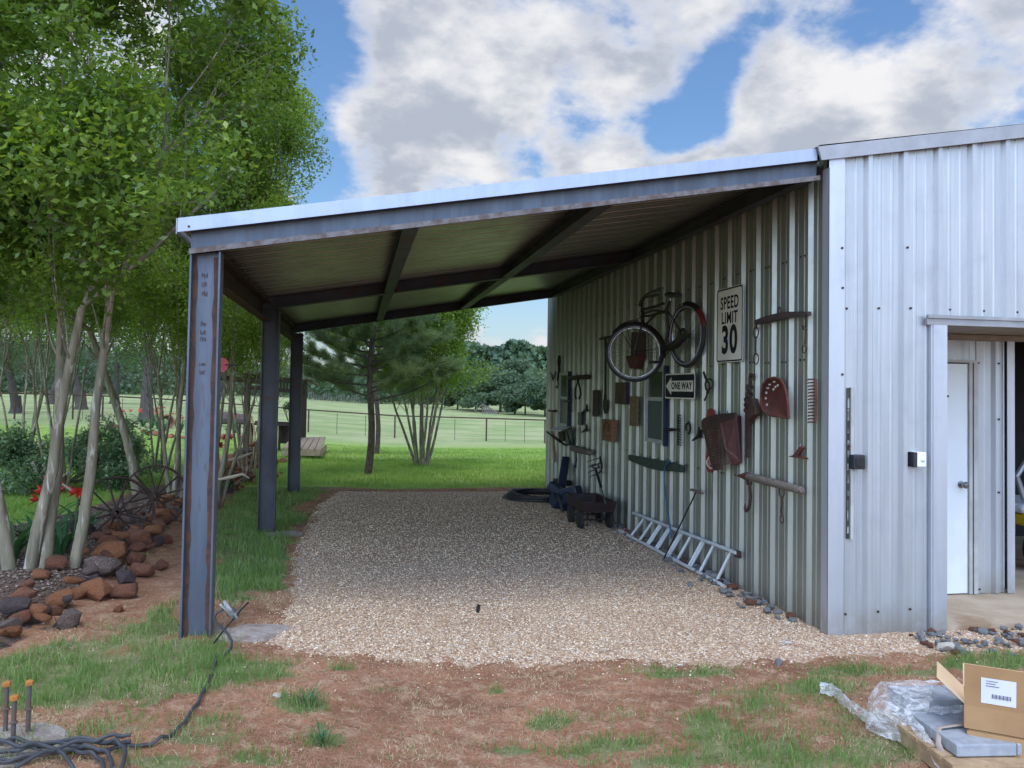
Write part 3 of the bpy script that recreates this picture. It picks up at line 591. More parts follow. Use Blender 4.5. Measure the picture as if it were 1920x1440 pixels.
# ------------------------------------------------------------ carport
CY0, CY1 = YF+.01, 14.30
cp = thing('carport', 'steel lean-to carport with three rusty H-section columns and corrugated metal roof', 'carport', (-1, CY0, .1))
for yc, zb in ((CY0+.075, .08), (10.02, .03), (CY1-.065, -.02)):
    zt = 2.675; x0, x1 = -1.098, -.905; fl = .012; mb = MB(); yf = yc-.066 if yc < 6 else yc-.066
    mb.bb(x0, x0+fl, yf, yf+.135, zb, zt); mb.bb(x1-fl, x1, yf, yf+.135, zb, zt); mb.bb(x0+fl, x1-fl, yf+.055, yf+.066, zb, zt)
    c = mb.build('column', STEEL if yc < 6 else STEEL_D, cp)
    if yc < 6:
        for xx in (x0+fl, x1-fl-.026):       # rusted fillets beside the web
            pts = []; n = 60
            mb = MB(); prevw = None
            for i in range(n+1):
                z = zb+.02+(zt-zb-.05)*i/n; w = (.030 if xx < -1 else .036)*(.75+.5*vnoise(i*.37, 3.+xx*9)) ; y = yf+.0538
                if xx < -1: pts += [(xx+.001, y, z), (xx+w, y, z)]
                else: pts += [(x1-fl-w, y, z), (x1-fl-.001, y, z)]
            mb.add(pts, [(2*i, 2*i+1, 2*i+3, 2*i+2) for i in range(n)]); mb.build('rust_streak', RUST, c)
        mb = MB(); rr = random.Random(3)     # chalk and scale marks on the web
        for z in (2.52, 2.46, 2.40, 2.20, 2.14, 2.10, 1.93, 1.88):
            for k in range(5): mb.bb(-1.03+.008*k+rr.uniform(0, .003), -1.026+.008*k+rr.uniform(0, .003), yf+.0525, yf+.0535, z-rr.uniform(.004, .02), z+rr.uniform(.004, .02))
        mb.build('scale_mark', RUSTD, c)
def ibeamX(mb, x0, x1, y, w, h, off, fl=.010):   # follows the roof slope; outer web faces the viewer
    def pr(ya, yb, za, zb): mb.prism([(x0, ya, zroof(x0)+za), (x1, ya, zroof(x1)+za), (x1, ya, zroof(x1)+zb), (x0, ya, zroof(x0)+zb)], (0, yb-ya, 0))
    pr(y, y+w, off-fl, off); pr(y, y+w, off-h, off-h+fl); pr(y+w/2-.004, y+w/2+.004, off-h+fl+.0005, off-fl-.0005)
for i, yy in enumerate((CY0, 9.96, CY1-.13)):
    mb = MB(); off = -.078
    def pr(ya, yb, za, zb, x0=-1.10, x1=3.40): mb.prism([(x0, ya, zroof(x0)+za), (x1, ya, zroof(x1)+za), (x1, ya, zroof(x1)+zb), (x0, ya, zroof(x0)+zb)], (0, yb-ya, 0))
    pr(yy, yy+.12, -.085, -.077); pr(yy+.045, yy+.055, -.206, -.0855); pr(yy-.008, yy+.12, -.216, -.2065)
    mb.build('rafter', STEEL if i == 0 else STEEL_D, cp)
    if i == 0:
        mb = MB(); pr(yy-.012, yy-.0085, -.236, -.200); mb.build('flange_edge', M('rough_flange', (.17, .16, .165), (.10, .075, .065), .8, .1, 14, bump=.4), cp)
for name, xc, w in (('purlin', .345, .11), ('purlin', 1.76, .11), ('ledger_beam', 3.37, .09)):
    for ya, yb in ((CY0+.125, 9.955), (10.085, CY1-.135)):
        mb = MB(); z = zroof(xc)
        mb.bb(xc-w/2, xc+w/2, ya, yb, z-.100, z-.092); mb.bb(xc-.004, xc+.004, ya, yb, z-.204, z-.1005); mb.bb(xc-w/2, xc+w/2, ya, yb, z-.213, z-.2045)
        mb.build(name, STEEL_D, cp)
for ya, yb in ((CY0+.14, 9.95), (10.09, CY1-.14)):
    mb = MB(); z = 2.672; mb.bb(-1.10, -1.09, ya, yb, z-.13, z+.085); mb.bb(-1.088, -1.0, ya, yb, z+.075, z+.085); mb.bb(-1.088, -1.0, ya, yb, z-.13, z-.12); mb.build('eave_beam', RUSTD, cp)
# roof sheet: ribs run up the slope
mb = MB(); prof = []; y = CY0+.02; ye = CY1+.05
while y < ye:
    prof += [(y, 0), (y+.012, .034), (y+.045, .034), (y+.057, 0), (y+.125, 0), (y+.130, .010), (y+.143, .010), (y+.148, 0), (y+.215, 0), (y+.220, .010), (y+.233, .010), (y+.238, 0)]; y += .305
vs = []
for yy, d in prof: vs += [(-1.15, yy, zroof(-1.15)-.072+d), (3.45, yy, zroof(3.45)-.072+d)]
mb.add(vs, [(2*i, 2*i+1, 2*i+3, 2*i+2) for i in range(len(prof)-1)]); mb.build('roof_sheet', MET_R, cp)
mb = MB(); slopebox(mb, -1.17, 3.36, CY0-.035, CY0-.031, .0, .088); slopebox(mb, -1.17, 3.36, CY0-.031, CY0+.08, .004, .004); mb.build('front_fascia', FASC, cp)
mb = MB(); mb.bb(-1.18, -1.174, CY0-.03, CY1+.06, zroof(-1.17)-.10, zroof(-1.17)+.002); slopebox(mb, -1.17, 3.36, CY1+.055, CY1+.06, 0, .09); mb.build('edge_trim', TRIM_B, cp)
MB().lathe((-1.10, CY0-.036, zroof(-1.1)-.06), (0, -1, 0), [(0, .008), (.006, .007)], 6).build('fascia_screw', RUSTD, cp)
# footings
for n_, (x, y, r, z) in enumerate(((-.72, 5.86, .30, .115), (-.83, 9.95, .22, .075))):
    mb = MB(); pr_ = random.Random(5+n_); prof = []
    rim = [(x+r*(1+.18*math.sin(3*a+n_)+.08*pr_.random())*math.cos(a), y+.8*r*(1+.12*math.cos(2*a))*math.sin(a)) for a in np.linspace(0, 2*math.pi, 22)[:-1]]
    mb.add([(px_, py_, z-.05) for px_, py_ in rim]+[(x+(px_-x)*.9, y+(py_-y)*.9, z+.03) for px_, py_ in rim]+[(x, y, z+.04)], [(i, (i+1) % 21, 21+(i+1) % 21, 21+i) for i in range(21)]+[(21+i, 21+(i+1) % 21, 42) for i in range(21)])
    o = mb.build('concrete_footing', CONCG, base=(x, y, 0)); tag(o, ['rough poured concrete footing at the base of the nearest carport column', 'small concrete footing at the base of the middle carport column'][n_], 'footing')
# ------------------------------------------------------------ things on the shed wall
def wpt(u, v, d=.06): return onX(u, v, XW-d)
def W_(pts, d=.06): return [wpt(u, v, d) for u, v in pts]
def hung(name, label, cat, u, v, group=None): return thing(name, label, cat, wpt(u, v, .04), group)
def plate(name, pts, mat, parent, d0=.036, d1=.06, bevel=0.):
    P = W_(pts, d1); return MB().prism(P, (d1-d0, 0, 0)).build(name, mat, parent, bevel=bevel)
def rrect(c, w, h, r, x, n=5):
    pts = []
    for sx, sy, a0 in ((1, 1, 0), (-1, 1, 90), (-1, -1, 180), (1, -1, 270)):
        for i in range(n+1):
            a = math.radians(a0+90*i/n); pts.append((x, c[0]+sx*(w/2-r)+r*math.cos(a), c[1]+sy*(h/2-r)+r*math.sin(a)))
    return pts
# speed limit sign
ya, yb = wpt(1342, 610)[1], wpt(1391, 605)[1]; zt, zb = wpt(1366, 538)[2], wpt(1365, 679)[2]; yc, zc, w, h = (ya+yb)/2, (zt+zb)/2, ya-yb, zt-zb; xs = XW-.045
t = thing('speed_limit_sign', 'white sign reading SPEED LIMIT 30 hung on the corrugated side wall', 'road sign', (xs, yc, zc))
MB().prism(rrect((yc, zc), w, h, .035, xs), (-.004, 0, 0)).build('sign_plate', SIGNW, t)
mb = MB(); o_ = rrect((yc, zc), w-.014, h-.014, .035, xs-.0055, 6); i_ = rrect((yc, zc), w-.042, h-.042, .024, xs-.0055, 6); n = len(o_); mb.add(o_+i_, [(k, (k+1) % n, n+(k+1) % n, n+k) for k in range(n)]); mb.build('sign_border', SIGNK, t)
for body, dz, sz, sx_ in (('SPEED', .205, .165, .80), ('LIMIT', .062, .155, .86), ('30', -.155, .36, .88)): text(body, (xs-.006, yc, zc+dz*h/.715), (0, -1, 0), (0, 0, 1), sz, SIGNK, 'lettering', t, .0006, .0032 if sz < .3 else .012, sx_)
# one way sign
ya, yb = wpt(1250, 724)[1], wpt(1306, 724)[1]; zt, zb = wpt(1278, 700)[2], wpt(1278, 748)[2]; yc, zc, w, h = (ya+yb)/2, (zt+zb)/2, ya-yb, zt-zb; xs = XW-.075
t = thing('one_way_sign', 'black and white ONE WAY arrow sign hung right of the near window', 'road sign', (xs, yc, zc))
MB().prism(rrect((yc, zc), w, h, .03, xs), (-.004, 0, 0)).build('sign_plate', SIGNW, t); MB().prism(rrect((yc, zc), w-.03, h-.03, .022, xs-.0045), (-.001, 0, 0)).build('sign_face', SIGNK, t)
x = xs-.0062; Y0 = yc+w/2-.035; Y1 = yc-w/2+.04; ht = .095*h/.25; ah = .20*h/.50
al = [(x, Y0, zc), (x, Y0-.16, zc+h*.36), (x, Y0-.16, zc+h*.21), (x, Y1, zc+h*.21), (x, Y1, zc-h*.21), (x, Y0-.16, zc-h*.21), (x, Y0-.16, zc-h*.36)]
MB().prism(al, (-.0006, 0, 0)).build('arrow', SIGNW, t)
text('ONE WAY', (x-.001, (Y0-.13+Y1)/2, zc), (0, -1, 0), (0, 0, 1), h*.37, SIGNK, 'lettering', t, .0004, .004, .72*w/.55)
# ---- bicycle
FWc = np.array([3.12, 9.12, 0]); FWc[2] = onY(1190, 661, 9.12)[2]; FWc[0] = onY(1190, 661, 9.12)[0]
fn = nz(np.array([-.42, -.9, 0])); RWc = onX(1287.5, 629, 3.37); rn = nz(np.array([-.985, -.17, 0])); RB = .315
bk = thing('bicycle', 'old black cruiser bicycle with faded red rear fender hung high on the side wall', 'bicycle', (3.3, 8.8, FWc[2]))
def wheel(c, nr, white):
    mb = MB(); mb.ring(c, nr, RB, .024, 48, 8); ty = mb.build('tyre', TIRE, bk, smooth=True)
    A, B = frame(nr)
    if white: MB().ring(c+nr*.020, nr, RB-.016, .0075, 48, 6).build('white_wall', WHITEW, ty, smooth=True)
    mb = MB(); mb.ring(c, nr, RB-.032, .009, 48, 6); rim = mb.build('rim', CHROME, bk, smooth=True)
    mb = MB(); mb.lathe(c-nr*.04, nr, [(0, .015), (.012, .026), (.02, .012), (.06, .012), (.068, .026), (.08, .015)], 12); mb.build('hub', IRON, bk, smooth=True)
    mb = MB()
    for k in range(28):
        a = 2*math.pi*k/28; s = 1 if k % 2 else -1; e = a+.5*(1 if k % 4 < 2 else -1)
        mb.tube([c+nr*.03*s+.02*(math.cos(e)*A+math.sin(e)*B), c+(RB-.035)*(math.cos(a)*A+math.sin(a)*B)], .0016, 4)
    mb.build('spokes', IRON, bk)
wheel(FWc, fn, True); wheel(RWc, rn, True)
def bz(u, v): return (1120+u*.1389, 520+v*.1389)
def BF(u, v, x=3.28): return onX(*bz(u, v), x)
def fender(c, nr, a0, a1, mat, parent, R=RB+.035, w=.034):
    A, B = frame(nr); vs = []; n = 18
    for i in range(n+1):
        a = a0+(a1-a0)*i/n; r = math.cos(a)*A+math.sin(a)*B
        for s, dr in ((-1, -.022), (-.6, 0), (0, .008), (.6, 0), (1, -.022)): vs.append(c+r*(R+dr)+nr*w*s)
    return MB().add(vs, [(i*5+k, i*5+k+1, (i+1)*5+k+1, (i+1)*5+k) for i in range(n) for k in range(4)]).build('fender', mat, parent, smooth=True)
def ang(c, nr, p):
    A, B = frame(nr); d = np.array(p)-c; return math.atan2(d@B, d@A)
aF0 = ang(FWc, fn, FWc+np.array([-.75*.9, .3, .66])); up = ang(FWc, fn, FWc+np.array([0, 0, 1])); A_, B_ = frame(fn); sgn = 1 if (math.cos(up+.3)*A_+math.sin(up+.3)*B_)[0] > 0 else -1
fender(FWc, fn, up-sgn*.85, up+sgn*1.75, BIKE, bk)
up = ang(RWc, rn, RWc+np.array([0, 0, 1])); A_, B_ = frame(rn); sgn = 1 if (math.cos(up+.3)*A_+math.sin(up+.3)*B_)[1] < 0 else -1
fender(RWc, rn, up-sgn*.35, up+sgn*.75, BIKE, bk); fender(RWc, rn, up+sgn*.75, up+sgn*1.35, BIKER, bk)
ht0, ht1 = BF(610, 415, 3.22), BF(612, 640, 3.2); sc = BF(935, 440); bbk = BF(915, 945); seatc = BF(1015, 240)
mb = MB(); mb.tube([ht0, ht1], .019, 10)
mb.tube([ht0+[0, 0, -.02], BF(760, 400, 3.25), BF(895, 352)], .017); mb.tube([BF(625, 490, 3.22), BF(760, 445, 3.25), BF(930, 470)], .013); mb.tube([BF(620, 520, 3.22), BF(720, 520, 3.24), BF(850, 470), BF(930, 450)], .012)
mb.tube([BF(640, 650, 3.22), BF(720, 570, 3.24), BF(790, 500), BF(915, 470)], .012); mb.tube([BF(625, 620, 3.2), BF(780, 760, 3.26), bbk], .016)
mb.tube([bbk, BF(960, 700), sc, BF(985, 300)], .015); mb.tube([sc, BF(1030, 570, 3.31), RWc+rn*.05], .008); mb.tube([bbk+[0, 0, 0], RWc+rn*.05], .009); mb.tube([bbk+[.02, 0, -.03], RWc+rn*.05+[0, 0, -.03]], .008)
mb.build('frame', BIKE, bk, smooth=True)
mb = MB(); side = np.cross(fn, [0, 0, 1])
for s in (-1, 1): mb.tube([ht1+fn*.04*s, (ht1+FWc)/2+fn*.055*s+[0, 0, .04], FWc+fn*.055*s], .010)
for u, v in ((330, 740), (400, 690)): mb.tube([FWc+fn*.06, onY(*bz(u, v), 9.0)], .005, 6)
mb.tube([FWc+fn*.06, onY(*bz(800, 970), 9.02)], .005, 6); mb.build('fork', BIKE, bk, smooth=True)
mb = MB(); hb = BF(600, 380, 3.2); mb.tube([hb+[0, 0, -.03], hb, BF(560, 380, 3.14), BF(590, 310, 3.05), BF(650, 240, 3.0), BF(770, 180, 3.0)], .011); mb.tube([hb, BF(600, 330, 3.28), BF(640, 275, 3.34), BF(720, 250, 3.34)], .011); mb.build('handlebar', IRON, bk, smooth=True)
MB().tube([BF(755, 190, 3.0), BF(875, 150, 3.0)], .017).build('grip', BLACKP, bk, smooth=True); MB().tube([BF(700, 258, 3.34), BF(820, 235, 3.34)], .017).build('grip', BLACKP, bk, smooth=True)
sv = [BF(930, 250), BF(945, 212), BF(985, 198), BF(1060, 206), BF(1110, 208), BF(1112, 256), BF(1060, 274), BF(985, 272)]
MB().prism([p-[.035, 0, 0] for p in sv], (.07, 0, 0)).build('saddle', BLACKP, bk, bevel=.02)
mb = MB(); mb.tube([BF(885, 270), BF(880, 350)], .004, 5); mb.tube([BF(1140, 250), BF(1143, 385)], .006, 5); mb.tube([BF(985, 270), BF(985, 320)], .012); mb.tube([BF(915, 420), BF(945, 385), BF(970, 350)], .009); mb.build('seat_post', CHROME, bk, smooth=True)
mb = MB(); mb.tube([BF(305, 640, 3.0), BF(400, 600, 3.05), BF(540, 565, 3.15), BF(600, 530, 3.2)], .007); mb.tube([BF(330, 660, 3.08), BF(430, 615, 3.12), BF(560, 580, 3.2)], .007); mb.tube([BF(590, 450, 3.2), BF(560, 490, 3.16), BF(575, 550, 3.16)], .004, 5); mb.build('front_rack', BIKE, bk, smooth=True)
mb = MB(); mb.ring(bbk, rn, .085, .006, 28, 6); mb.lathe(bbk-rn*.03, rn, [(0, .025), (.06, .025)], 12); mb.tube([bbk+rn*.05, BF(860, 1030, 3.2), BF(830, 1130, 3.2)], .010); mb.build('crank', IRON, bk, smooth=True)
MB().box(BF(780, 1145, 3.16), (.09, .10, .03), .3).build('pedal', BLACKP, bk, bevel=.004)
MB().ring(RWc+rn*.05, rn, .06, .02, 24, 6).build('sprocket', IRON, bk)
cg = MB(); cg.prism([BF(1150, 740, 3.30), BF(1270, 760, 3.33), BF(1080, 960, 3.27), BF(930, 1000, 3.26), BF(920, 950, 3.26)], (.008, 0, 0)); cg.build('chain_guard', BIKE, bk)
# ---- tapered red planter behind the front wheel
bzp = lambda u, v, d: wpt(*bz(u, v), d)
t = hung('tapered_wood_box', 'tapered dark red wooden box hung behind the front wheel of the bicycle', 'wooden box', 1194, 655)
MB().prism([bzp(460, 740, .05), bzp(640, 740, .05), bzp(640, 1100, .05), bzp(585, 1238, .05), bzp(505, 1238, .05), bzp(448, 1060, .05)], (.014, 0, 0)).build('back_board', M('old_red_board', (.10, .05, .045), (.06, .04, .038), .8, 0, 7), t)
MB().prism([bzp(448, 1060, .052), bzp(640, 1060, .052), bzp(635, 1110, .052), bzp(585, 1235, .052), bzp(507, 1235, .052)], (-.07, 0, 0)).build('pocket', RUSTR, t)
# ---- helper for simple hung pieces
def tubeset(name, label, cat, anchor, parts, d=.06, group=None):
    t = hung(name, label, cat, *anchor, group)
    for pn, mat, lst in parts:
        mb = MB()
        for item in lst:
            kind, pts, r = item[0], item[1], item[2]
            dd = item[3] if len(item) > 3 else d
            if kind == 't': mb.tube(W_(pts, dd), r, 7)
            elif kind == 'ring': c = wpt(*pts, dd); mb.ring(c, (1, 0, 0), r[0], r[1], 22, 6)
            elif kind == 'p': mb.prism(W_(pts, dd+r), (r, 0, 0))
            elif kind == 'cyl': a_, b_ = W_(pts, dd); mb.lathe(a_, b_-a_, [(0, r*.9), (.01, r), (np.linalg.norm(b_-a_)-.01, r), (np.linalg.norm(b_-a_), r*.85)], 12)
        mb.build(pn, mat, t, smooth=True)
    return t
Z1 = lambda pts: [(1000+u*.29167, 480+v*.29167) for u, v in pts]      # first wall zoom
Z2 = lambda pts: [(1000+u*.15625, 640+v*.15625) for u, v in pts]
Z3 = lambda pts: [(1280+u*.14583, 500+v*.14583) for u, v in pts]
Z4 = lambda pts: [(1160+u*.20833, 680+v*.20833) for u, v in pts]
Z5 = lambda pts: [(920+u*.27083, 820+v*.27083) for u, v in pts]
Z6 = lambda pts: [(1000+u*.13889, 820+v*.13889) for u, v in pts]
tubeset('singletree', 'rust brown wooden singletree bar with hanging iron rings, right of the speed sign', 'harness bar', (1465, 590), [
    ('bar', WOODP, [('p', Z3([(920, 690), (1050, 640), (1200, 600), (1300, 578), (1600, 575), (1605, 625), (1300, 665), (1180, 690), (1050, 725), (925, 742)]), .035, .045)]),
    ('ring', RUSTD, [('ring', Z3([(942, 845)])[0], (.047, .005)), ('ring', Z3([(942, 1185)])[0], (.047, .005)), ('ring', Z3([(1563, 1060)])[0], (.030, .005))]),
    ('hook_chain', RUSTD, [('t', Z3([(948, 740), (948, 800)]), .009), ('t', Z3([(945, 895), (940, 1010), (942, 1135)]), .006), ('t', Z3([(1580, 630), (1580, 690), (1578, 780), (1535, 760), (1550, 800), (1580, 810), (1575, 900), (1570, 1000)]), .007), ('t', Z3([(1225, 600), (1228, 540), (1245, 515), (1262, 545), (1262, 600)]), .006)])])
tubeset('long_handled_spade', 'narrow black drain spade with long T-handle hung left of the bicycle', 'spade', (1135, 700), [
    ('handle', IRON, [('t', [(1135.2, 634), (1134.8, 742)], .017), ('t', [(1125, 635.5), (1148, 631)], .019)]),
    ('blade', IRON, [('p', Z2([(835, 700), (892, 700), (892, 800), (880, 868), (850, 868), (834, 800)]), .012, .05), ('t', Z2([(862, 640), (862, 700)]), .022)])])
tubeset('iron_fork_head', 'small three-pronged iron hook at the far left end of the wall', 'tool head', (1037, 702), [('prongs', IRON, [('t', Z2([(205, 375), (225, 430), (236, 465)]), .012), ('t', Z2([(268, 365), (255, 430), (236, 465)]), .012), ('t', Z2([(232, 400), (236, 465)]), .009)])])
tubeset('chain_binder', 'black iron chain load binder with bottom hook beside the far window', 'chain binder', (1047, 700), [('lever', IRON, [('t', Z2([(310, 175), (300, 250), (308, 330), (300, 400), (292, 470)]), .020), ('t', Z2([(318, 190), (322, 250), (312, 300)]), .014)]), ('hook', IRON, [('t', Z2([(292, 470), (298, 510), (292, 560), (278, 555), (274, 535)]), .012)])])
tubeset('pickaxe', 'old mattock with pale wooden handle hung by the far corner of the wall', 'mattock', (1036, 800), [('head', RUSTD, [('p', Z2([(165, 835), (190, 822), (240, 822), (240, 850), (195, 845)]), .05, .04)]), ('handle', WOODL, [('t', Z2([(222, 845), (222, 1020), (236, 1200), (250, 1440)]), .022), ('t', [(1039, 865), (1040, 866)], .018)])])
t = hung('wall_desk', 'folded-down slatted metal rack with diagonal braces below the far window', 'wall rack', 1048, 808)
P0 = lambda u, v, d: wpt(*Z2([(u, v)])[0], d)
a, b, c_, d_ = P0(300, 1022, .04), P0(462, 1030, .04), P0(395, 1052, .30), P0(160, 1085, .34)
mb = MB()
for k in range(6):
    s = (k+.08)/6; e = (k+.80)/6; mb.prism([a+(d_-a)*s, b+(c_-b)*s, b+(c_-b)*e, a+(d_-a)*e], (0, 0, .012))
mb.build('slatted_top', BOTT, t)
mb = MB(); mb.tube([d_, P0(310, 1200, .2), P0(395, 1250, .05)], .016); mb.tube([c_+[0, 0, -.02], P0(450, 1240, .05)], .012); mb.tube([P0(230, 1120, .3), P0(395, 1250, .07)], .012); mb.build('brace', IRON, t)
MB().prism(W_(Z2([(385, 1070), (462, 1060), (462, 1250), (395, 1250)]), .06), (.02, 0, 0)).build('back_panel', NAVY, t); MB().prism(W_(Z2([(300, 1085), (358, 1075), (362, 1200), (308, 1190)]), .06), (.02, 0, 0)).build('side_panel', WOODD, t)
tubeset('ice_tongs', 'black ice tongs hanging from a short round bar near the far window', 'tongs', (1084, 708), [('bar', WOODD, [('cyl', Z2([(428, 440), (665, 425)]), .035, .09)]), ('tongs', IRON, [('t', Z2([(530, 405), (540, 470), (508, 560), (500, 640), (514, 690)]), .014, .11), ('t', Z2([(530, 470), (560, 560), (570, 640), (548, 690)]), .014, .11), ('t', Z2([(505, 430), (535, 405), (560, 430)]), .012, .13)])])
def rakehead(name, label, u, v0, v1, side, mat, n, tl, stub=None, bow=0., anchor=None, r=.010):
    mb = MB(); pts = [(u+bow*math.sin(math.pi*i/8), v0+(v1-v0)*i/8) for i in range(9)]
    t = hung(name, label, 'rake', u, (v0+v1)/2); mb.tube(W_(pts, .07), r, 7); mb.build('head_bar', mat, t)
    mb = MB()
    for i in range(n):
        v = v0+(v1-v0)*i/(n-1); bu = u+bow*math.sin(math.pi*i/(n-1)); mb.tube(W_([(bu, v), (bu+side*tl, v+.4), (bu+side*(tl+1.2), v+1.6)], .07), r*.62, 5)
    mb.build('tines', mat, t)
    if stub: mb = MB(); mb.tube(W_(stub, .07), [.009, .018, .018, .014][:len(stub)], 8); mb.build('handle_stub', IRON, t)
rakehead('rake_head', 'dark garden rake head with broken handle stub beside the far window', 1070.5, 729, 771, 1, IRON, 12, 2.2, Z2([(445, 716), (415, 718), (375, 722)]))
rakehead('rake_head', 'dark garden rake head with handle stub just right of the near window', 1271, 778, 834, 1, IRON, 12, 4.0, Z4([(525, 603), (480, 602), (425, 606)]))
rakehead('rake_head', 'wide rusty rake head with long tines near the front corner of the wall', 1529, 711, 791, -1, RUSTR, 14, 13, None, 1.0, r=.009)
for lab, px in (('dark iron plow point hung left of the purple brown plank, upper of two', Z2([(632, 760), (628, 800), (600, 830), (565, 862), (600, 850), (640, 835), (636, 800)])), ('dark iron plow point below the upper one, left of the wood plaque', Z2([(630, 1000), (628, 1030), (600, 1065), (565, 1098), (600, 1085), (640, 1075), (636, 1040)]))):
    t = hung('plow_point', lab, 'plow point', *px[0], 'plow points on the wall'); plate('blade', px, IRON, t, .05, .075); MB().tube(W_([px[0], (px[0][0], px[0][1]-2.5)], .06), .008, 6).build('hook', IRON, t)
t = hung('plow_point', 'dark iron plow point between the horseshoe and the tractor grille', 'plow point', 1308, 812, 'plow points on the wall'); plate('blade', Z4([(712, 595), (735, 610), (718, 660), (742, 672), (700, 680), (652, 703), (690, 665), (705, 640)]), IRON, t, .05, .08); MB().tube(W_(Z4([(722, 578), (722, 605)]), .06), .01, 6).build('hook', IRON, t)
t = hung('plow_point', 'rusty plow point hung low by itself near the front corner', 'plow point', 1495, 850, 'plow points on the wall'); plate('blade', Z4([(1622, 760), (1645, 750), (1650, 770), (1610, 835), (1680, 858), (1676, 868), (1600, 856), (1525, 848), (1570, 830)]), RUSTR, t, .045, .07); MB().tube(W_(Z4([(1635, 728), (1635, 760)]), .06), .007, 6).build('hook', CHROME, t)
t = hung('small_board', 'small pale and navy panel hung between the far window and the brown plank', 'panel', 1085, 785); plate('pale_half', Z2([(518, 850), (535, 850), (535, 1005), (518, 1002)]), SIGNW, t, .04, .055); plate('navy_half', Z2([(536, 850), (578, 850), (574, 1005), (536, 1002)]), NAVY, t, .04, .06)
def board(label, px, mat, d1, extra=None):
    t = hung('wooden_board', label, 'board', *px[0], 'wooden boards hung on the wall'); plate('face', px, mat, t, .036, d1, .004)
    return t
board('narrow dark purple brown plank left of the long spade', Z2([(710, 583), (776, 583), (772, 905), (706, 900)]), WOODP, .055)
t = board('dark brown rectangular board with its shadow put in as a navy strip below the bicycle wheel', Z2([(983, 490), (1090, 492), (1088, 758), (978, 748)]), M('dark_plaque', (.085, .05, .035), (.05, .03, .024), .7, 0, 8), .10)
plate('navy_shadow', Z2([(1094, 492), (1124, 494), (1120, 758), (1092, 758)]), NAVY, t, .036, .07)  # dark plate standing in for the board's shadow on the wall
board('tall plain tan plank left of the near window', Z2([(1155, 660), (1250, 662), (1244, 1020), (1150, 1012)]), WOODT, .055)
t = board('light brown wood plaque with a burnt arch drawing, lowest of the boards', Z2([(822, 932), (942, 944), (936, 1208), (820, 1185)]), M('burnt_plaque', (.24, .12, .06), (.15, .075, .038), .7, 0, 7, (1, 2, 4)), .11)
mb = MB(); mb.tube(W_(Z2([(848, 1090), (848, 1010), (872, 965), (905, 1000), (912, 1090)]), .113), .006, 4); mb.tube(W_(Z2([(840, 1130), (915, 1140)]), .113), .004, 4); mb.tube(W_(Z2([(862, 1060), (868, 1010), (895, 1030), (893, 1090)]), .113), .004, 4); mb.build('burnt_drawing', WOODD, t)
plate('dark_strip', Z2([(945, 950), (972, 955), (968, 1205), (940, 1208)]), NAVY, t, .036, .06)  # dark strip set along the plaque's right edge
tubeset('horseshoe', 'dark iron horseshoe hung between the rake head and plow point', 'horseshoe', (1289, 802), [('shoe', IRON, [('t', Z4([(606, 612), (604, 580), (612, 552), (630, 542), (642, 560), (646, 595), (640, 622), (628, 640)]), .011)]), ('nail', IRON, [('t', Z4([(630, 525), (630, 545)]), .006)])])
tubeset('hand_scythe', 'thin curved iron grain sickle pair hung right of the one way sign', 'sickle', (1325, 722), [('blade', IRON, [('t', Z4([(765, 85), (778, 125), (790, 155)]), .012), ('t', Z4([(790, 155), (778, 190), (785, 240), (815, 240), (815, 190), (790, 155)]), .009), ('t', Z4([(790, 155), (825, 145), (850, 175), (845, 215), (805, 255)]), .008), ('t', Z4([(800, 240), (795, 290), (773, 340)]), .009), ('t', Z4([(815, 240), (808, 280)]), .007)])])
# tractor grille and the red sign behind it
t = hung('round_red_sign', 'faded red and white bottle-shaped sign sticking out from behind the rusty grille', 'sign', 1330, 850)
pl = Z4([(800, 425), (825, 410), (855, 425), (862, 470), (850, 700), (858, 860), (850, 960), (830, 992), (800, 980), (783, 930), (783, 840), (795, 780), (800, 700), (790, 480)])
plate('sign_plate', pl, REDP, t, .04, .05)
MB().tube(W_(Z4([(845, 850), (815, 850), (795, 885), (800, 925), (825, 950), (845, 945)]), .052), .010, 5).build('white_ring', SIGNW, t); plate('white_patch', Z4([(800, 850), (845, 845), (845, 920), (810, 925), (792, 885)]), M('pinkish_white', (.42, .26, .25), (.3, .1, .1), .6, 0, 9), t, .0505, .0515)
t = hung('tractor_grille', 'large rusty tractor radiator grille with rows of slots hung on the side wall', 'tractor grille', 1350, 830)
G4 = lambda u, v, d=.16: wpt(*Z4([(u, v)])[0], d)
mb = MB()
# front sheet made of frame strips and louvre bars
L0, L1 = (745, 530), (850, 965); R0, R1 = (915, 520), (915, 960)
mb.prism([G4(745, 530), G4(760, 500), G4(870, 465), G4(1035, 448), G4(1050, 470), G4(1052, 500), G4(912, 545), G4(915, 590), G4(800, 615)], (.02, 0, 0))
mb.prism([G4(745, 530), G4(800, 615), G4(858, 905), G4(858, 968), G4(835, 940), G4(770, 660), G4(745, 580)], (.02, 0, 0))
mb.prism([G4(858, 915), G4(917, 900), G4(917, 958), G4(858, 970)], (.02, 0, 0)); mb.prism([G4(895, 590), G4(915, 590), G4(917, 900), G4(903, 905)], (.02, 0, 0))
mb.build('front_panel', RUSTD, t)
mb = MB(); mb.prism([G4(915, 540), G4(1050, 495), G4(1095, 900, .06), G4(1055, 925, .07), G4(1012, 915, .10), G4(985, 850, .12), G4(960, 780), G4(935, 705), G4(916, 680)], (.012, 0, 0)); mb.prism([G4(1050, 470), G4(1095, 480, .04), G4(1100, 900, .04), G4(1054, 500)], (.01, 0, 0)); mb.build('side_panel', M('grille_side_rust', (.12, .045, .038), (.075, .032, .03), .75, 0, 9, bump=.3, bs=80), t)
mb = MB()
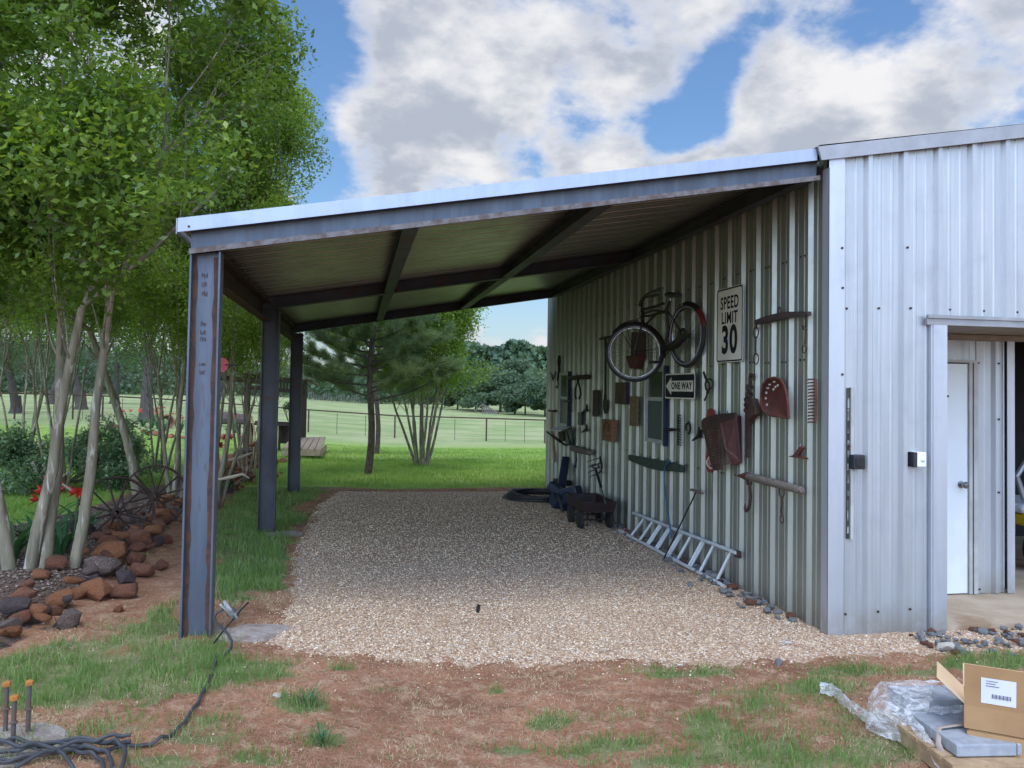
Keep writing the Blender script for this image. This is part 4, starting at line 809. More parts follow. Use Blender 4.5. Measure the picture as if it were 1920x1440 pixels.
for k in range(17):
    f = k/16; ul = 802+(862-802)*f; v = 612+(905-612)*f; mb.bar(G4(ul, v+6, .155), G4(914, v-8, .155), .016, .010)
for k in range(14):
    f = k/13; v = 690+(915-690)*f; mb.bar(G4(918, v, .150), G4(940+72*f, v-8, .13), .013, .008)
mb.build('louvre_bars', M('louvre_rust', (.15, .08, .065), (.10, .05, .04), .7, .1, 9), t)
MB().prism([G4(800, 612, .10), G4(914, 592, .10), G4(914, 900, .10), G4(860, 912, .10)], (.01, 0, 0)).build('dark_backing', IRON, t)
MB().tube([G4(909, 460, .1), G4(909, 440, .1)], .006, 5).build('bolt', IRON, t); MB().tube([G4(980, 450, .1), G4(980, 432, .1)], .006, 5).build('bolt', IRON, t)
# come-along
def chain(px, d, n, r, mat, name, parent):
    P = W_(px, d); seg = [np.linalg.norm(P[i+1]-P[i]) for i in range(len(P)-1)]; tot = sum(seg); mb = MB()
    for k in range(n):
        s = (k+.5)/n*tot; i = 0
        while i < len(seg)-1 and s > seg[i]: s -= seg[i]; i += 1
        c = P[i]+(P[i+1]-P[i])*s/seg[i]; dr = nz(P[i+1]-P[i]); sd_ = nz(np.cross(dr, (1, 0, 0))) if k % 2 else np.array([1., 0, 0]); l = tot/n*.68; w_ = r*2.1
        mb.tube([c+dr*l*math.cos(a)+sd_*w_*math.sin(a) for a in np.linspace(0, 2*math.pi, 11)[:-1]], r, 5, closed=True)
    return mb.build(name, mat, parent)
t = hung('chain_hoist', 'rusty lever chain hoist with heavy links and long handle left of the tractor seat', 'chain hoist', 1406, 780)
mb = MB(); mb.tube(W_(Z4([(1215, 115), (1190, 108), (1180, 140), (1182, 190), (1178, 215)]), .07), .016, 7); mb.tube(W_(Z4([(1212, 115), (1215, 160)]), .06), .008, 6); mb.build('top_hook', RUSTD, t)
chain(Z4([(1178, 205), (1175, 290), (1180, 400)]), .08, 6, .013, RUSTD, 'chain', t); chain(Z4([(1155, 320), (1150, 440)]), .08, 5, .010, RUSTD, 'side_chain', t)
MB().prism(W_(Z4([(1165, 330), (1200, 320), (1210, 380), (1228, 400), (1226, 470), (1200, 480), (1165, 520), (1145, 480), (1148, 430), (1165, 400)]), .12), (.06, 0, 0)).build('ratchet_body', RUSTD, t, bevel=.008)
mb = MB(); mb.prism(W_(Z4([(1140, 440), (1200, 470), (1190, 520), (1170, 570), (1165, 700), (1157, 840), (1143, 840), (1145, 700), (1143, 560)]), .09), (.03, 0, 0)); mb.lathe(wpt(*Z4([(1148, 835)])[0], .1), (1, 0, 0), [(0, .02), (.03, .02)], 10); mb.build('lever_handle', RUSTD, t)
# tractor seat: dished pan
t = hung('tractor_seat_pan', 'red rusty cast iron tractor seat with punched holes hung on the wall', 'tractor seat', 1452, 745)
out = Z4([(1405, 483), (1340, 465), (1295, 420), (1278, 350), (1280, 270), (1298, 195), (1340, 148), (1400, 133), (1455, 150), (1490, 200), (1512, 280), (1525, 380), (1532, 498), (1480, 497), (1430, 475)])
n = len(out); cc = np.mean(np.array(out), 0); vs = []; fs = []
holes = Z4([(1397, 172), (1357, 197), (1342, 229), (1328, 271), (1323, 321), (1334, 378), (1392, 240), (1410, 218), (1430, 205)])
rings_ = [1, .93, .75, .5, .25]
for k, s in enumerate(rings_):
    for (u, v) in out: vs.append(wpt(cc[0]+(u-cc[0])*s, cc[1]+(v-cc[1])*s, .10 if k == 0 else (.085, .085, .06, .05, .045)[k]))
vs.append(wpt(*cc, .045))
for k in range(4): fs += [(k*n+i, k*n+(i+1) % n, (k+1)*n+(i+1) % n, (k+1)*n+i) for i in range(n)]
fs += [(4*n+i, 4*n+(i+1) % n, 5*n) for i in range(n)]
so = MB().add(vs, fs).build('seat_pan', RUSTR, t, smooth=True, angle=1.2)
mb = MB(); mb.tube(W_(out, .10), .010, 6, closed=True); mb.build('rolled_edge', RUSTR, t, smooth=True)
HL = M('hole_showing_wall', (.50, .50, .47), None, .5)
mb = MB()
for i, (u, v) in enumerate(holes):
    w_, h_ = (1.7, 2.3) if i > 2 else (2.4, 1.6)
    mb.prism([wpt(u+w_*math.cos(a), v+h_*math.sin(a), .104-.0) for a in np.linspace(0, 2*math.pi, 11)[:-1]], (.002, 0, 0))
mb.build('punched_holes', HL, t)
# cant hooks
t = hung('cant_hook', 'short log peavey with rusty iron spike, big hook and hanging chain rings', 'cant hook', 1440, 905)
a_, b_ = wpt(*Z4([(1165, 1022)])[0], .10), wpt(*Z4([(1655, 1152)])[0], .10); l_ = np.linalg.norm(b_-a_)
MB().lathe(a_, b_-a_, [(0, .030), (.03, .034), (l_*.6, .034), (l_-.02, .030), (l_, .022)], 14).build('wooden_shaft', WOODG, t, smooth=True)
e_ = wpt(*Z4([(1060, 1013)])[0], .10); MB().lathe(a_+(b_-a_)*.02, e_-a_, [(0, .037), (.05, .036), (.12, .025), (np.linalg.norm(e_-a_), .004)], 12).build('spike', RUSTR, t, smooth=True)
mb = MB(); mb.tube(W_(Z4([(1155, 1060), (1165, 1090), (1190, 1080), (1180, 1120), (1188, 1200), (1182, 1270), (1165, 1320), (1145, 1335), (1135, 1310), (1137, 1265)]), .12), [.014, .014, .014, .014, .014, .014, .014, .014, .012, .004], 8); mb.build('hook', RUSTD, t, smooth=True)
mb = MB(); mb.ring(wpt(*Z4([(1467, 1165)])[0], .1), (1, 0, 0), .042, .005, 20, 6); mb.ring(wpt(*Z4([(1468, 1412)])[0], .1), (1, 0, 0), .030, .005, 20, 6); mb.tube(W_(Z4([(1468, 1205), (1470, 1270), (1464, 1330), (1468, 1375)]), .1), .007, 6); mb.build('chain_rings', RUSTD, t)
t = hung('cant_hook', 'grey round wooden cant hook with thin iron hook low on the far wall', 'cant hook', 1088, 840)
a_, b_ = wpt(*Z6([(520, 142)])[0], .12), wpt(*Z6([(760, 208)])[0], .12); MB().lathe(a_, b_-a_, [(0, .035), (.03, .05), (.3, .055), (np.linalg.norm(b_-a_), .040)], 12).build('wooden_shaft', WOODG, t, smooth=True)
MB().tube(W_(Z6([(545, 160), (575, 195), (580, 300), (572, 410), (556, 400), (560, 375)]), .12), .013, 7).build('hook', IRON, t)
# green neck yoke and blue cord
t = hung('wooden_yoke', 'dull green painted curved wooden board hung low on the side wall', 'board', 1228, 868)
plate('board', [(1178, 852.5), (1256, 867), (1276, 872.5), (1276, 886), (1262, 884), (1240, 883), (1215, 878), (1195, 870), (1178, 863)], GREENW, t, .036, .075, .004)
o = MB().tube(W_([(1257, 864), (1250, 870), (1246, 880), (1245.5, 905), (1248, 930), (1252, 960), (1256, 985), (1259, 1010)], .10), .010, 7).build('blue_cord', TEAL, base=wpt(1250, 900, .1), smooth=True); tag(o, 'blue cord looped over the green board and hanging down to the ladder', 'cord')
# hay fork head
t = hung('hay_fork_head', 'black iron manure fork head with thin tines hung above the wagon', 'fork head', 1128, 872)
mb = MB(); mb.tube(W_(Z6([(900, 275), (915, 330), (925, 400), (915, 455), (885, 480)]), .09), .014, 7); mb.tube(W_(Z6([(925, 330), (890, 350), (850, 370)]), .10), .010, 6); mb.tube(W_(Z6([(925, 400), (880, 405)]), .10), .010, 6); mb.tube(W_(Z6([(905, 250), (905, 280)]), .05), .008, 6)
for p in (Z6([(900, 275), (820, 300), (720, 330)]), Z6([(850, 370), (780, 390), (730, 400)]), Z6([(850, 430), (780, 455), (740, 478)]), Z6([(885, 480), (820, 510), (750, 543)])): mb.tube([wpt(*p[0], .10), wpt(*p[1], .20), wpt(*p[2], .26)], [.008, .007, .004], 6)
mb.build('tines', IRON, t)
# ------------------------------------------------------------ things along the foot of the wall
yw0 = g(1110, 996)[1]; wx = 3.02
wg0 = thing('red_wagon', 'dark red metal pull wagon on black wheels parked against the side wall', 'wagon', (wx, yw0+.4, 0))
X0, X1, Y0, Y1 = 2.84, 3.27, yw0-.12, yw0+.78; zb, zt = .25, .38
mb = MB(); mb.bb(X0+.03, X1-.03, Y0+.03, Y1-.03, zb, zb+.01)
for (ax, ay), (bx, by) in (((X0, Y0), (X1, Y0)), ((X1, Y0), (X1, Y1)), ((X1, Y1), (X0, Y1)), ((X0, Y1), (X0, Y0))):
    cx_, cy_ = (X0+X1)/2, (Y0+Y1)/2
    s_ = .93; mb.add([((ax-cx_)*s_+cx_, (ay-cy_)*s_+cy_, zb), ((bx-cx_)*s_+cx_, (by-cy_)*s_+cy_, zb), (bx, by, zt), (ax, ay, zt)], [(0, 1, 2, 3)])
mb.build('tray', DKRED, wg0)
MB().tube([(X0, Y0, zt), (X1, Y0, zt), (X1, Y1, zt), (X0, Y1, zt)], .011, 6, closed=True).build('rolled_rim', DKRED, wg0)
for yy in (Y0+.22, Y1-.2):
    for xx in (X0+.02, X1-.02):
        w_ = MB().lathe((xx-.025, yy, .13), (1, 0, 0), [(0, .10), (.006, .128), (.044, .128), (.05, .10)], 22).build('wheel', TIRE, wg0, smooth=True)
        MB().lathe((xx-.032, yy, .13), (1, 0, 0), [(0, .02), (.004, .07), (.06, .07), (.064, .02)], 16).build('hub', IRON, w_)
mb = MB()
for yy in (Y0+.22, Y1-.2): mb.tube([(X0, yy, .13), (X1, yy, .13)], .010, 6); mb.bar((X0+.12, yy, .13), (X0+.12, yy, zb), .03, .02); mb.bar((X1-.12, yy, .13), (X1-.12, yy, zb), .03, .02)
mb.build('axle_frame', IRON, wg0)
t = thing('garden_fork', 'D-handled tool with black grip standing in the wagon tray', 'hand tool', onX(1135, 940, 3.15))
pa, pb, pc = onX(1136, 945, 3.12), onX(1127, 914, 3.12), onX(1117, 880, 3.14)
MB().tube([pa, pb], .009, 7).build('steel_shaft', CHROME, t); MB().tube([pb, pc], .020, 8).build('grip_shaft', BLACKP, t)
h6 = [onX(*p, 3.14) for p in Z6([(790, 375), (800, 410), (850, 420), (880, 405), (875, 372), (830, 362)])]; MB().tube(h6, .011, 7, closed=True).build('handle_loop', BLACKP, t)
# stack of dark tubes by the far corner
t = thing('downspout_stack', 'heap of dark blue plastic pipes and elbows leaning by the far wall corner', 'pipe pile', g(1050, 955))
px = lambda u, v, x: onX(*Z6([(u, v)])[0], x)
for nm, A_p, B_p, w_, mt in (('upright_pipe', px(440, 285, 3.40), px(375, 680, 3.16), .13, NAVY), ('upright_pipe', px(408, 285, 3.42), px(350, 660, 3.24), .06, NAVY), ('cross_pipe', px(225, 630, 2.95), px(400, 760, 3.12), .16, NAVY), ('cross_pipe', px(400, 760, 3.1), px(620, 715, 3.30), .20, NAVY), ('short_bar', px(300, 590, 3.3), px(480, 620, 3.40), .12, IRON)):
    MB().bar(A_p, B_p, w_, w_*.75).build(nm, mt, t, bevel=.02)
mb = MB(); mb.tube([px(360, 760, 3.1), px(330, 850, 3.05), px(350, 960, 3.0)], [.13, .14, .10], 10); mb.tube([px(430, 780, 3.15), px(480, 850, 3.15), px(470, 960, 3.08)], [.12, .13, .10], 10); mb.build('elbow', NAVY, t, smooth=True)
MB().tube([px(330, 780, 3.0), px(360, 860, 2.95), px(400, 980, 2.98), px(420, 1000, 3.0)], .025, 7).build('loose_strap', BLACKP, t)
hc = g(1012, 937); mb = MB(); rr = random.Random(4)
for k in range(9):
    cx_, cy_ = hc[0]+rr.uniform(-.05, .05), hc[1]+rr.uniform(-.05, .05); R_ = .52+rr.uniform(-.06, .05); ph = rr.uniform(0, 6)
    mb.tube([(cx_+R_*math.cos(a), cy_+1.0*R_*math.sin(a), .035+.010*k+.02*math.sin(2*a+ph)) for a in np.linspace(0, 2*math.pi, 41)[:-1]], .019, 7, closed=True)
tag(mb.build('coiled_hose', HOSE, base=(hc[0], hc[1], 0), smooth=True), 'coil of black poly pipe lying on the gravel at the far corner', 'hose')
# ladder
A0, A1 = g(1170, 1006), g(1350, 1103); B0, B1 = onX(1196, 966, 3.43), onX(1378, 1037, 3.43); A0[2] += .04; A1[2] += .04
t = thing('aluminium_ladder', 'aluminium ladder lying on its side against the foot of the corrugated wall', 'ladder', A1)
for nm, p, q in (('side_rail', A0, A1), ('side_rail', B0, B1)):
    e = nz(q-p); n2 = nz(np.cross(e, B0-A0)); mb = MB(); mb.bar(p-e*.12, q+e*.06, .028, .075, n2); mb.build(nm, ALU, t)
for k, f in enumerate((.09, .20, .29, .39, .52, .62, .73, .83, .97)):
    p, q = A0+(A1-A0)*f, B0+(B1-B0)*f; MB().tube([p, q], .020, 8, flat=.8).build('rung', ALU, t, smooth=True)
    if k in (2, 3, 4, 6): e = nz(A1-A0)*.05; MB().tube([p+e, q+e], .012, 6).build('rung', ALU, t, smooth=True)
e = nz(B1-B0); MB().bar(B1+e*.02, B1+e*.10, .03, .06).build('foot', RUSTD, t); MB().bar(A1-e*.0, A1+e*.03, .05, .08).build('foot', IRON, t)
a_ = g(1241, 1055); b_ = onX(1306, 921, 3.36); t = thing('probe_rod', 'thin black rod with wooden T-handle leaning over the ladder', 'probe rod', a_)
MB().tube([a_, b_], .008, 7).build('shaft', IRON, t); sd_ = onX(1317, 924, 3.33)-onX(1296, 918, 3.39); MB().tube([b_-sd_*.5, b_+sd_*.5], [.014, .018, ], 8).build('handle', WOODG, t)
# machine glimpsed in the dark bay
t = thing('yellow_machine', 'white and yellow machine standing in the dark bay beyond the white door', 'machine', (7.0, 7.6, .05))
mb = MB(); mb.bb(6.62, 7.6, 7.2, 8.2, .50, .62); mb.build('yellow_deck', YEL, t, bevel=.03); MB().bb(6.6, 7.5, 7.3, 8.1, .625, .72).build('white_hood', WHT, t, bevel=.04)
mb = MB(); mb.tube([(6.7, 7.4, .75), (6.6, 7.4, 1.0), (6.75, 7.4, 1.2)], .03); mb.build('seat_back', TRIM_B, t)
for yy in (7.25, 8.1): MB().lathe((6.85, yy, .28), (0, 1, 0), [(0, .15), (.02, .23), (.1, .23), (.12, .15)], 20).build('wheel', TIRE, t, smooth=True)
# ------------------------------------------------------------ trees
def rotv(d, ang_, rn):
    a, b = frame(d); t = rn.uniform(0, 2*math.pi); return nz(np.array(d)*math.cos(ang_)+(a*math.cos(t)+b*math.sin(t))*math.sin(ang_))
def grow(rn, p, d, L_, r, lev, maxlev, out, twigs, up=.06, wob=.10, spread=(.3, .65), decay=(.62, .8), side=.6):
    pts = [np.array(p, float)]; rs = [r]; n = 5
    d = nz(d)
    for i in range(n):
        d = nz(d+np.array([rn.gauss(0, wob), rn.gauss(0, wob), rn.gauss(0, wob*.5)+up])); pts.append(pts[-1]+d*L_/n); rs.append(r*(1-.42*(i+1)/n))
    out.append((pts, rs, lev))
    if lev >= maxlev-2: twigs.append((pts, lev))
    if lev < maxlev:
        for k in range(2 if rn.random() < .6 else 3): grow(rn, pts[-1], rotv(d, rn.uniform(*spread), rn), L_*rn.uniform(*decay), rs[-1]*.72, lev+1, maxlev, out, twigs, up, wob, spread, decay, side)
        if lev == 0 and side > .5:
            for j_ in (4, 4): grow(rn, pts[j_], nz(rotv(d, rn.uniform(.6, .95), rn)+np.array([0, 0, .25])), L_*.40, rs[3]*.26, 2, maxlev, out, twigs, .03, wob, spread, decay, side)
        if lev >= 1 and rn.random() < side: grow(rn, pts[3], rotv(d, rn.uniform(.5, 1.0), rn), L_*.55, rs[3]*.5, lev+1, maxlev, out, twigs, up, wob, spread, decay, side)
def leaves(P, N_, size, asp=.5, rng=NR):
    n = len(P); N_ = N_/np.linalg.norm(N_, axis=1, keepdims=True); R_ = rng.normal(size=(n, 3)); A = np.cross(N_, R_); A /= np.linalg.norm(A, axis=1, keepdims=True)+1e-9; B = np.cross(N_, A)
    s = size[:, None]; fold = N_*s*.12
    V = np.stack([P-A*s*.5, P+B*s*asp*.5-fold, P+A*s*.5, P-B*s*asp*.5-fold], 1)
    return V.reshape(-1, 3), (np.arange(n)[:, None]*4+np.array([[0, 1, 2, 3]]))
def leafcloud(twigs, per, spread, size, rng, droop=0.):
    Ps = []; 
    for pts, lev in twigs:
        pts = np.array(pts); k = max(1, int(per*rng.uniform(.6, 1.4))); t = rng.uniform(0, len(pts)-1.001, k); i = t.astype(int); f = (t-i)[:, None]
        Ps.append(pts[i]*(1-f)+pts[i+1]*f+rng.normal(size=(k, 3))*spread*np.array([1, 1, .8]))
    P = np.concatenate(Ps); P[:, 2] -= droop; N_ = rng.normal(size=P.shape)*.75+np.array([0, 0, .9])
    return P, N_, size*rng.uniform(.6, 1.25, len(P))
def tree(name, label, cat, base, stems, maxlev, L_, r, per, spread, lsize, leafm, bark, seed, group=None, twig_from=3, up=.05, wob=.1, sprd=(.3, .6), decay=(.62, .8), asp=.5, side=.6, cut=None, twigmin=0, zmin=None, clump=.42):
    rn = random.Random(seed); rg = np.random.default_rng(seed); out = []; tw = []
    t = thing(name, label, cat, base, group); b = np.array(base, float)
    for off, d, ls, rs_ in stems: grow(rn, b+np.array(off), d, L_*ls, r*rs_, 0, maxlev, out, tw, up, wob, sprd, decay, side)
    mb = MB(); mb2 = MB()
    if cut is not None: out = [o_ for o_ in out if cut(np.array(o_[0])).all()]
    for pts, rs_, lev in out: (mb if lev < twig_from else mb2).tube(pts, [max(q, .003) for q in rs_], 9 if lev == 0 else (6 if lev < 3 else 4))
    if bark is OBARK: mb.lathe(b-[0, 0, .4], (0, 0, 1), [(0, r*2.1), (.4, r*1.75), (.7, r*1.3), (1.2, r*1.08), (1.7, r*.95)], 12, cap=False)
    mb.build('trunk', bark, t, smooth=True, angle=1.5)
    if mb2.v: mb2.build('branches', TWIG if bark is BARK else bark, t, smooth=True, angle=1.5)
    P, N_, s = leafcloud(tw, per, spread, lsize, rg)
    ck = fbm((P[:, 0]+.7*P[:, 2])*1.1, (P[:, 1]-.6*P[:, 2])*1.1, 1., seed, 3) > clump-rg.uniform(0, .06, len(P)); P, N_, s = P[ck], N_[ck], s[ck]
    if zmin is not None: k = P[:, 2] > b[2]+zmin+rg.uniform(-.25, .5, len(P)); P, N_, s = P[k], N_[k], s[k]
    if cut is not None: k = cut(P); P, N_, s = P[k], N_[k], s[k]
    V, Fc = leaves(P, N_, s, asp, rg); soup('crown', V, Fc, leafm, t); return t
def copy_tree_to(t, loc, rz, sc=1., label=None, group=None):
    r = t.copy(); r['label'] = label; SC.collection.objects.link(r); r.location = [float(q) for q in loc]; r.rotation_euler = (0, 0, rz); r.scale = (sc, sc, sc*1.0)
    for ch in list(t.children): c = ch.copy(); SC.collection.objects.link(c); c.parent = r
    if label: r['label'] = label
    if group: r['group'] = group
    return r
GM = 'crepe myrtle trees beside the carport'
def ng(u, v, s=0): q = g(u, v); q[2] -= .05; return q
def stemdir(u0, v0, u1, v1, dep0, ddep=0.):   # direction from where a stem starts to a point it passes
    a = at(u0, v0, dep0); b = at(u1, v1, dep0+ddep); return nz(b-a)
q = ng(25, 1080); dA = float((q-CAM)@FW)
def notcarport(P): return ~((P[:, 0] > -1.28) & (P[:, 1] > 5.4) & (P[:, 1] < 14.6) & (P[:, 2] < zroof(P[:, 0])+.12)) & ~((P[:, 0] > -.085*P[:, 1]+1.5*(fbm(P[:, 1]*.9+3, P[:, 2], .9, 88)-.42)+.35*np.sin(P[:, 0]*37+P[:, 2]*51)**2-.2) & (P[:, 1] < 24))
tree('crepe_myrtle', 'big smooth-barked crepe myrtle nearest the camera with thick leaning stems over the rocks', 'tree', q,
     [((-.02, 0, 0), stemdir(20, 1080, 0, 700, dA), 1.15, 1.2), ((.10, .02, 0), stemdir(40, 1075, 105, 640, dA, .2), 1.1, 1.15), ((.22, .05, 0), stemdir(70, 1062, 160, 640, dA, .4), 1.1, 1.15), ((.42, .10, 0), stemdir(112, 1048, 195, 620, dA), 1.15, 1.1), ((-.3, .1, 0), nz((-.35, .1, 1)), 1.1, 1.), ((-.3, -.3, 0), nz((-.45, -.25, 1)), 1.1, .9)],
     5, 2.1, .046, 100, .105, .068, LEAF, BARK, 11, GM, cut=notcarport, asp=.55, clump=.47, up=.03, wob=.075, sprd=(.25, .65), zmin=1.75)
q = ng(325, 938); dB = float((q-CAM)@FW)
tree('crepe_myrtle', 'slender crepe myrtle with crossing stems right behind the iron wheels', 'tree', q,
     [((0, 0, 0), stemdir(318, 930, 305, 700, dB), 1.1, 1.), ((.05, .02, 0), stemdir(325, 930, 345, 700, dB, .3), 1., .9), ((-.05, .05, 0), stemdir(325, 930, 300, 640, dB, .3), 1., .8), ((.1, 0, 0), stemdir(335, 930, 365, 740, dB), 1.05, .9)],
     5, 2.0, .046, 60, .11, .062, LEAF2, BARK, 23, GM, cut=notcarport, up=.05, wob=.08, sprd=(.2, .5), zmin=2.2)
q = ng(258, 930); dC = float((q-CAM)@FW)
tree('crepe_myrtle', 'single-trunked crepe myrtle forking high, on the lawn edge left of the wheels', 'tree', q,
     [((0, 0, 0), stemdir(262, 920, 240, 700, dC), 1.3, 1.5)], 5, 2.1, .05, 80, .13, .066, LEAF, BARK, 37, GM, up=.03, wob=.09, sprd=(.3, .7), zmin=2.5)
q = ng(404, 955); dD = float((q-CAM)@FW)
tree('crepe_myrtle', 'upright crepe myrtle with many thin pale stems seen right of the nearest column', 'tree', q,
     [((0, 0, 0), stemdir(402, 950, 440, 720, dD), 1., 1.1), ((.05, .05, 0), stemdir(404, 950, 470, 700, dD, .5), .8, .7), ((-.05, .1, 0), stemdir(404, 950, 420, 640, dD, .4), 1., .8), ((-.05, 0, 0), stemdir(404, 950, 395, 640, dD, .3), 1., .7)],
     5, 2.05, .040, 66, .11, .058, LEAF2, BARK, 41, GM, cut=notcarport, up=.09, wob=.06, sprd=(.15, .42), zmin=2.0)
q = ng(462, 905)
tM = tree('crepe_myrtle', 'bushy crepe myrtle clump between the first and middle columns', 'tree', q,
     [((0, 0, 0), nz((-.12, .1, 1)), 1., .8), ((.1, .05, 0), nz((.1, .15, 1)), .9, .7), ((-.1, .1, 0), nz((-.22, .1, 1)), 1., .7), ((0, .1, 0), nz((.22, .25, 1)), .85, .6), ((0, -.1, 0), nz((0, -.1, 1)), 1., .6)],
     5, 1.85, .038, 50, .16, .062, LEAF2, BARK, 53, GM, cut=notcarport, up=.08, wob=.06, sprd=(.15, .45), zmin=2.5)
for (u, dep, rz, s_, lab) in ((120, 13.5, 1., 1.08, 'crepe myrtle filling the gap behind the nearest thick-stemmed tree'), (-60, 10.5, 2.3, 1.05, 'crepe myrtle mostly outside the left edge of the view'), (300, 16.5, 4., 1.05, 'tall crepe myrtle rising behind the carport eave'), (40, 17, 5., 1.15, 'crepe myrtle standing far left over the brush heap'), (480, 24, .5, .95, 'crepe myrtle rising behind the wooden arbor')):
    q = at(u, 760, dep); q[2] = T(q[0], q[1])-.05; copy_tree_to(tM, q, rz, s_, lab, GM)
# crepe myrtle vase on the lawn
q = ng(790, 872)
tree('crepe_myrtle', 'vase-shaped crepe myrtle with a fan of thin bare stems on the back lawn', 'tree', q,
     [((.12*math.cos(a), .12*math.sin(a), 0), nz((.36*math.cos(a)*f, .36*math.sin(a)*f, 1)), 1., 1.) for a, f in ((0, 1.1), (.7, .6), (1.5, .9), (2.2, .5), (3., 1.1), (3.9, .7), (4.6, .9), (5.4, .8), (.3, .3), (2.6, .25), (5., .2))],
     4, 1.75, .038, 80, .17, .075, LEAF2, BARK, 61, GM, up=.05, wob=.05, sprd=(.15, .4), zmin=1.75, twig_from=3)
# ---- pines
def pine(label, base, H, seed, lean, lo, spreadr):
    rn = random.Random(seed); rg = np.random.default_rng(seed); b = np.array(base, float); t = thing('pine_tree', label, 'tree', b, 'pine trees on the back lawn')
    tr = [b+np.array([lean*math.sin(1.5*z/H)*.4+.05*math.sin(z*2.1), .03*math.sin(z*3), z]) for z in np.linspace(-.1, H, 14)]
    MB().tube(tr, [.068*(1-.75*i/13)+.012 for i in range(14)], 12).build('trunk', PBARK, t, smooth=True, angle=1.5)
    mb = MB(); tips = []
    for k in range(58):
        z = lo+(H-lo)*(k/57)**.9; i = min(int(z/H*13), 12); p = tr[i]+(tr[i+1]-tr[i])*.5; p[2] = b[2]+z; a = k*2.4+rn.uniform(-.3, .3)
        Lb = spreadr*(1-.62*(z-lo)/(H-lo))*rn.uniform(.7, 1.15); d = nz((math.cos(a), math.sin(a), rn.uniform(.0, .35))); pts = [p]
        for j in range(6): d = nz(d+np.array([rn.gauss(0, .12), rn.gauss(0, .12), .10 if j > 2 else .0])); pts.append(pts[-1]+d*Lb/6)
        mb.tube(pts, [.022*(1-j/8) for j in range(7)], 5)
        for j in range(2, 7):
            for _ in range(3 if j < 6 else 4):
                dd = rotv(d, rn.uniform(.3, .9), rn); dd[2] = abs(dd[2])*.7+.2; e = pts[j]+nz(dd)*rn.uniform(.12, .38); mb.tube([pts[j], e], .005, 3); tips.append((e, nz(dd)))
                tips.append(((pts[j]+e)/2, nz(dd)))
    mb.build('branches', PBARK, t, smooth=True, angle=1.5)
    E_ = np.array([q_[0] for q_ in tips]); Dr = np.array([q_[1] for q_ in tips]); m_ = 95; n = len(E_)*m_
    E2 = np.repeat(E_, m_, 0)+rg.normal(size=(n, 3))*.035; D2 = np.repeat(Dr, m_, 0)+rg.normal(size=(n, 3))*.46; D2 /= np.linalg.norm(D2, axis=1, keepdims=True)
    L2 = rg.uniform(.10, .20, n)[:, None]; w = np.cross(D2, rg.normal(size=(n, 3))); w /= np.linalg.norm(w, axis=1, keepdims=True); w *= .0034
    V = np.stack([E2-w, E2+w, E2+D2*L2], 1).reshape(-1, 3); soup('crown', V, np.arange(3*n).reshape(-1, 3), NEEDLE, t)
pine('front pine with rough dark trunk on the lawn just past the carport', ng(689, 889), 5.1, 5, .22, 1.55, 1.65)
pine('second pine, its trunk standing right behind the front pine', ng(706, 851), 6.2, 6, -.1, 2.1, 2.4)
# ---- oaks behind the lawn
def oak(label, u, v, H, r, seed, crown=1., lm=None, per=90, ls=.15, n=4, group='oak trees in the pasture'):
    q = ng(u, v); rn = random.Random(seed)
    return tree('oak_tree', label, 'tree', q, [((0, 0, -.6), (rn.uniform(-.03, .03), 0, 1), 1.35, 1.1)], 4, H*.30, r, per, .42*crown, ls, lm or OAKL, OBARK, seed, group, up=.05, wob=.07, sprd=(.35, .85), decay=(.66, .86), asp=.6, side=.55, zmin=2.7)
o1 = oak('thick dark oak trunk rising from the round flower bed', 274, 792, 11, .30, 71, 1.2, per=120)
for (u, v, rz, s_, lab) in ((152, 768, 1.1, .95, 'oak standing in the pasture beyond the pipe fence, left of the bed'), (30, 775, 2.6, .8, 'oak in the pasture at the far left edge'), (402, 772, 4.1, .9, 'oak in the pasture hidden behind the nearest column'), (95, 758, 5.2, .9, 'slim oak further out in the pasture, second from the left'), (-130, 800, .4, 1.1, 'oak outside the left edge shading the lawn'), (215, 757, 3.3, 1., 'distant oak seen between the thin myrtle stems')):
    copy_tree_to(o1, ng(u, v), rz, s_, lab, 'oak trees in the pasture')
def fartree(label, u, v, H, W2, seed, n=16000, ls=.36, trunk=True):
    q = ng(u, v); rg = np.random.default_rng(seed); rn = random.Random(seed); t = thing('distant_tree', label, 'tree', q, 'trees at the far edge of the pasture')
    cl = [(rg.normal(size=3)*np.array([W2*.33, W2*.33, H*.17])+np.array([0, 0, H*.58]), rg.uniform(.10, .24)*H) for _ in range(26)]
    P = []
    for c, rr_ in cl:
        k = int(n/26); d = rg.normal(size=(k, 3)); d /= np.linalg.norm(d, axis=1, keepdims=True); P.append(c+d*rr_*(rg.uniform(.55, 1.05, (k, 1)))*np.array([1.1, 1.1, .8]))
    P = np.concatenate(P); P = P[P[:, 2] > H*.10]; V, Fc = leaves(P+q, rg.normal(size=P.shape)+np.array([0, 0, .7]), ls*rg.uniform(.5, 1.2, len(P)), .7, rg); soup('crown', V, Fc, FARL, t)
    MB().tube([q, q+[.1, 0, H*.4], q+[.2, .1, H*.75]], [H*.03, H*.022, H*.008], 7).build('trunk', OBARK, t); return t
f1 = fartree('tall round dark tree at the far right edge of the pasture', 938, 773, 6.3, 5.0, 81)
f2 = fartree('lower spreading tree beside the tall round one', 892, 770, 4.7, 4.6, 82)
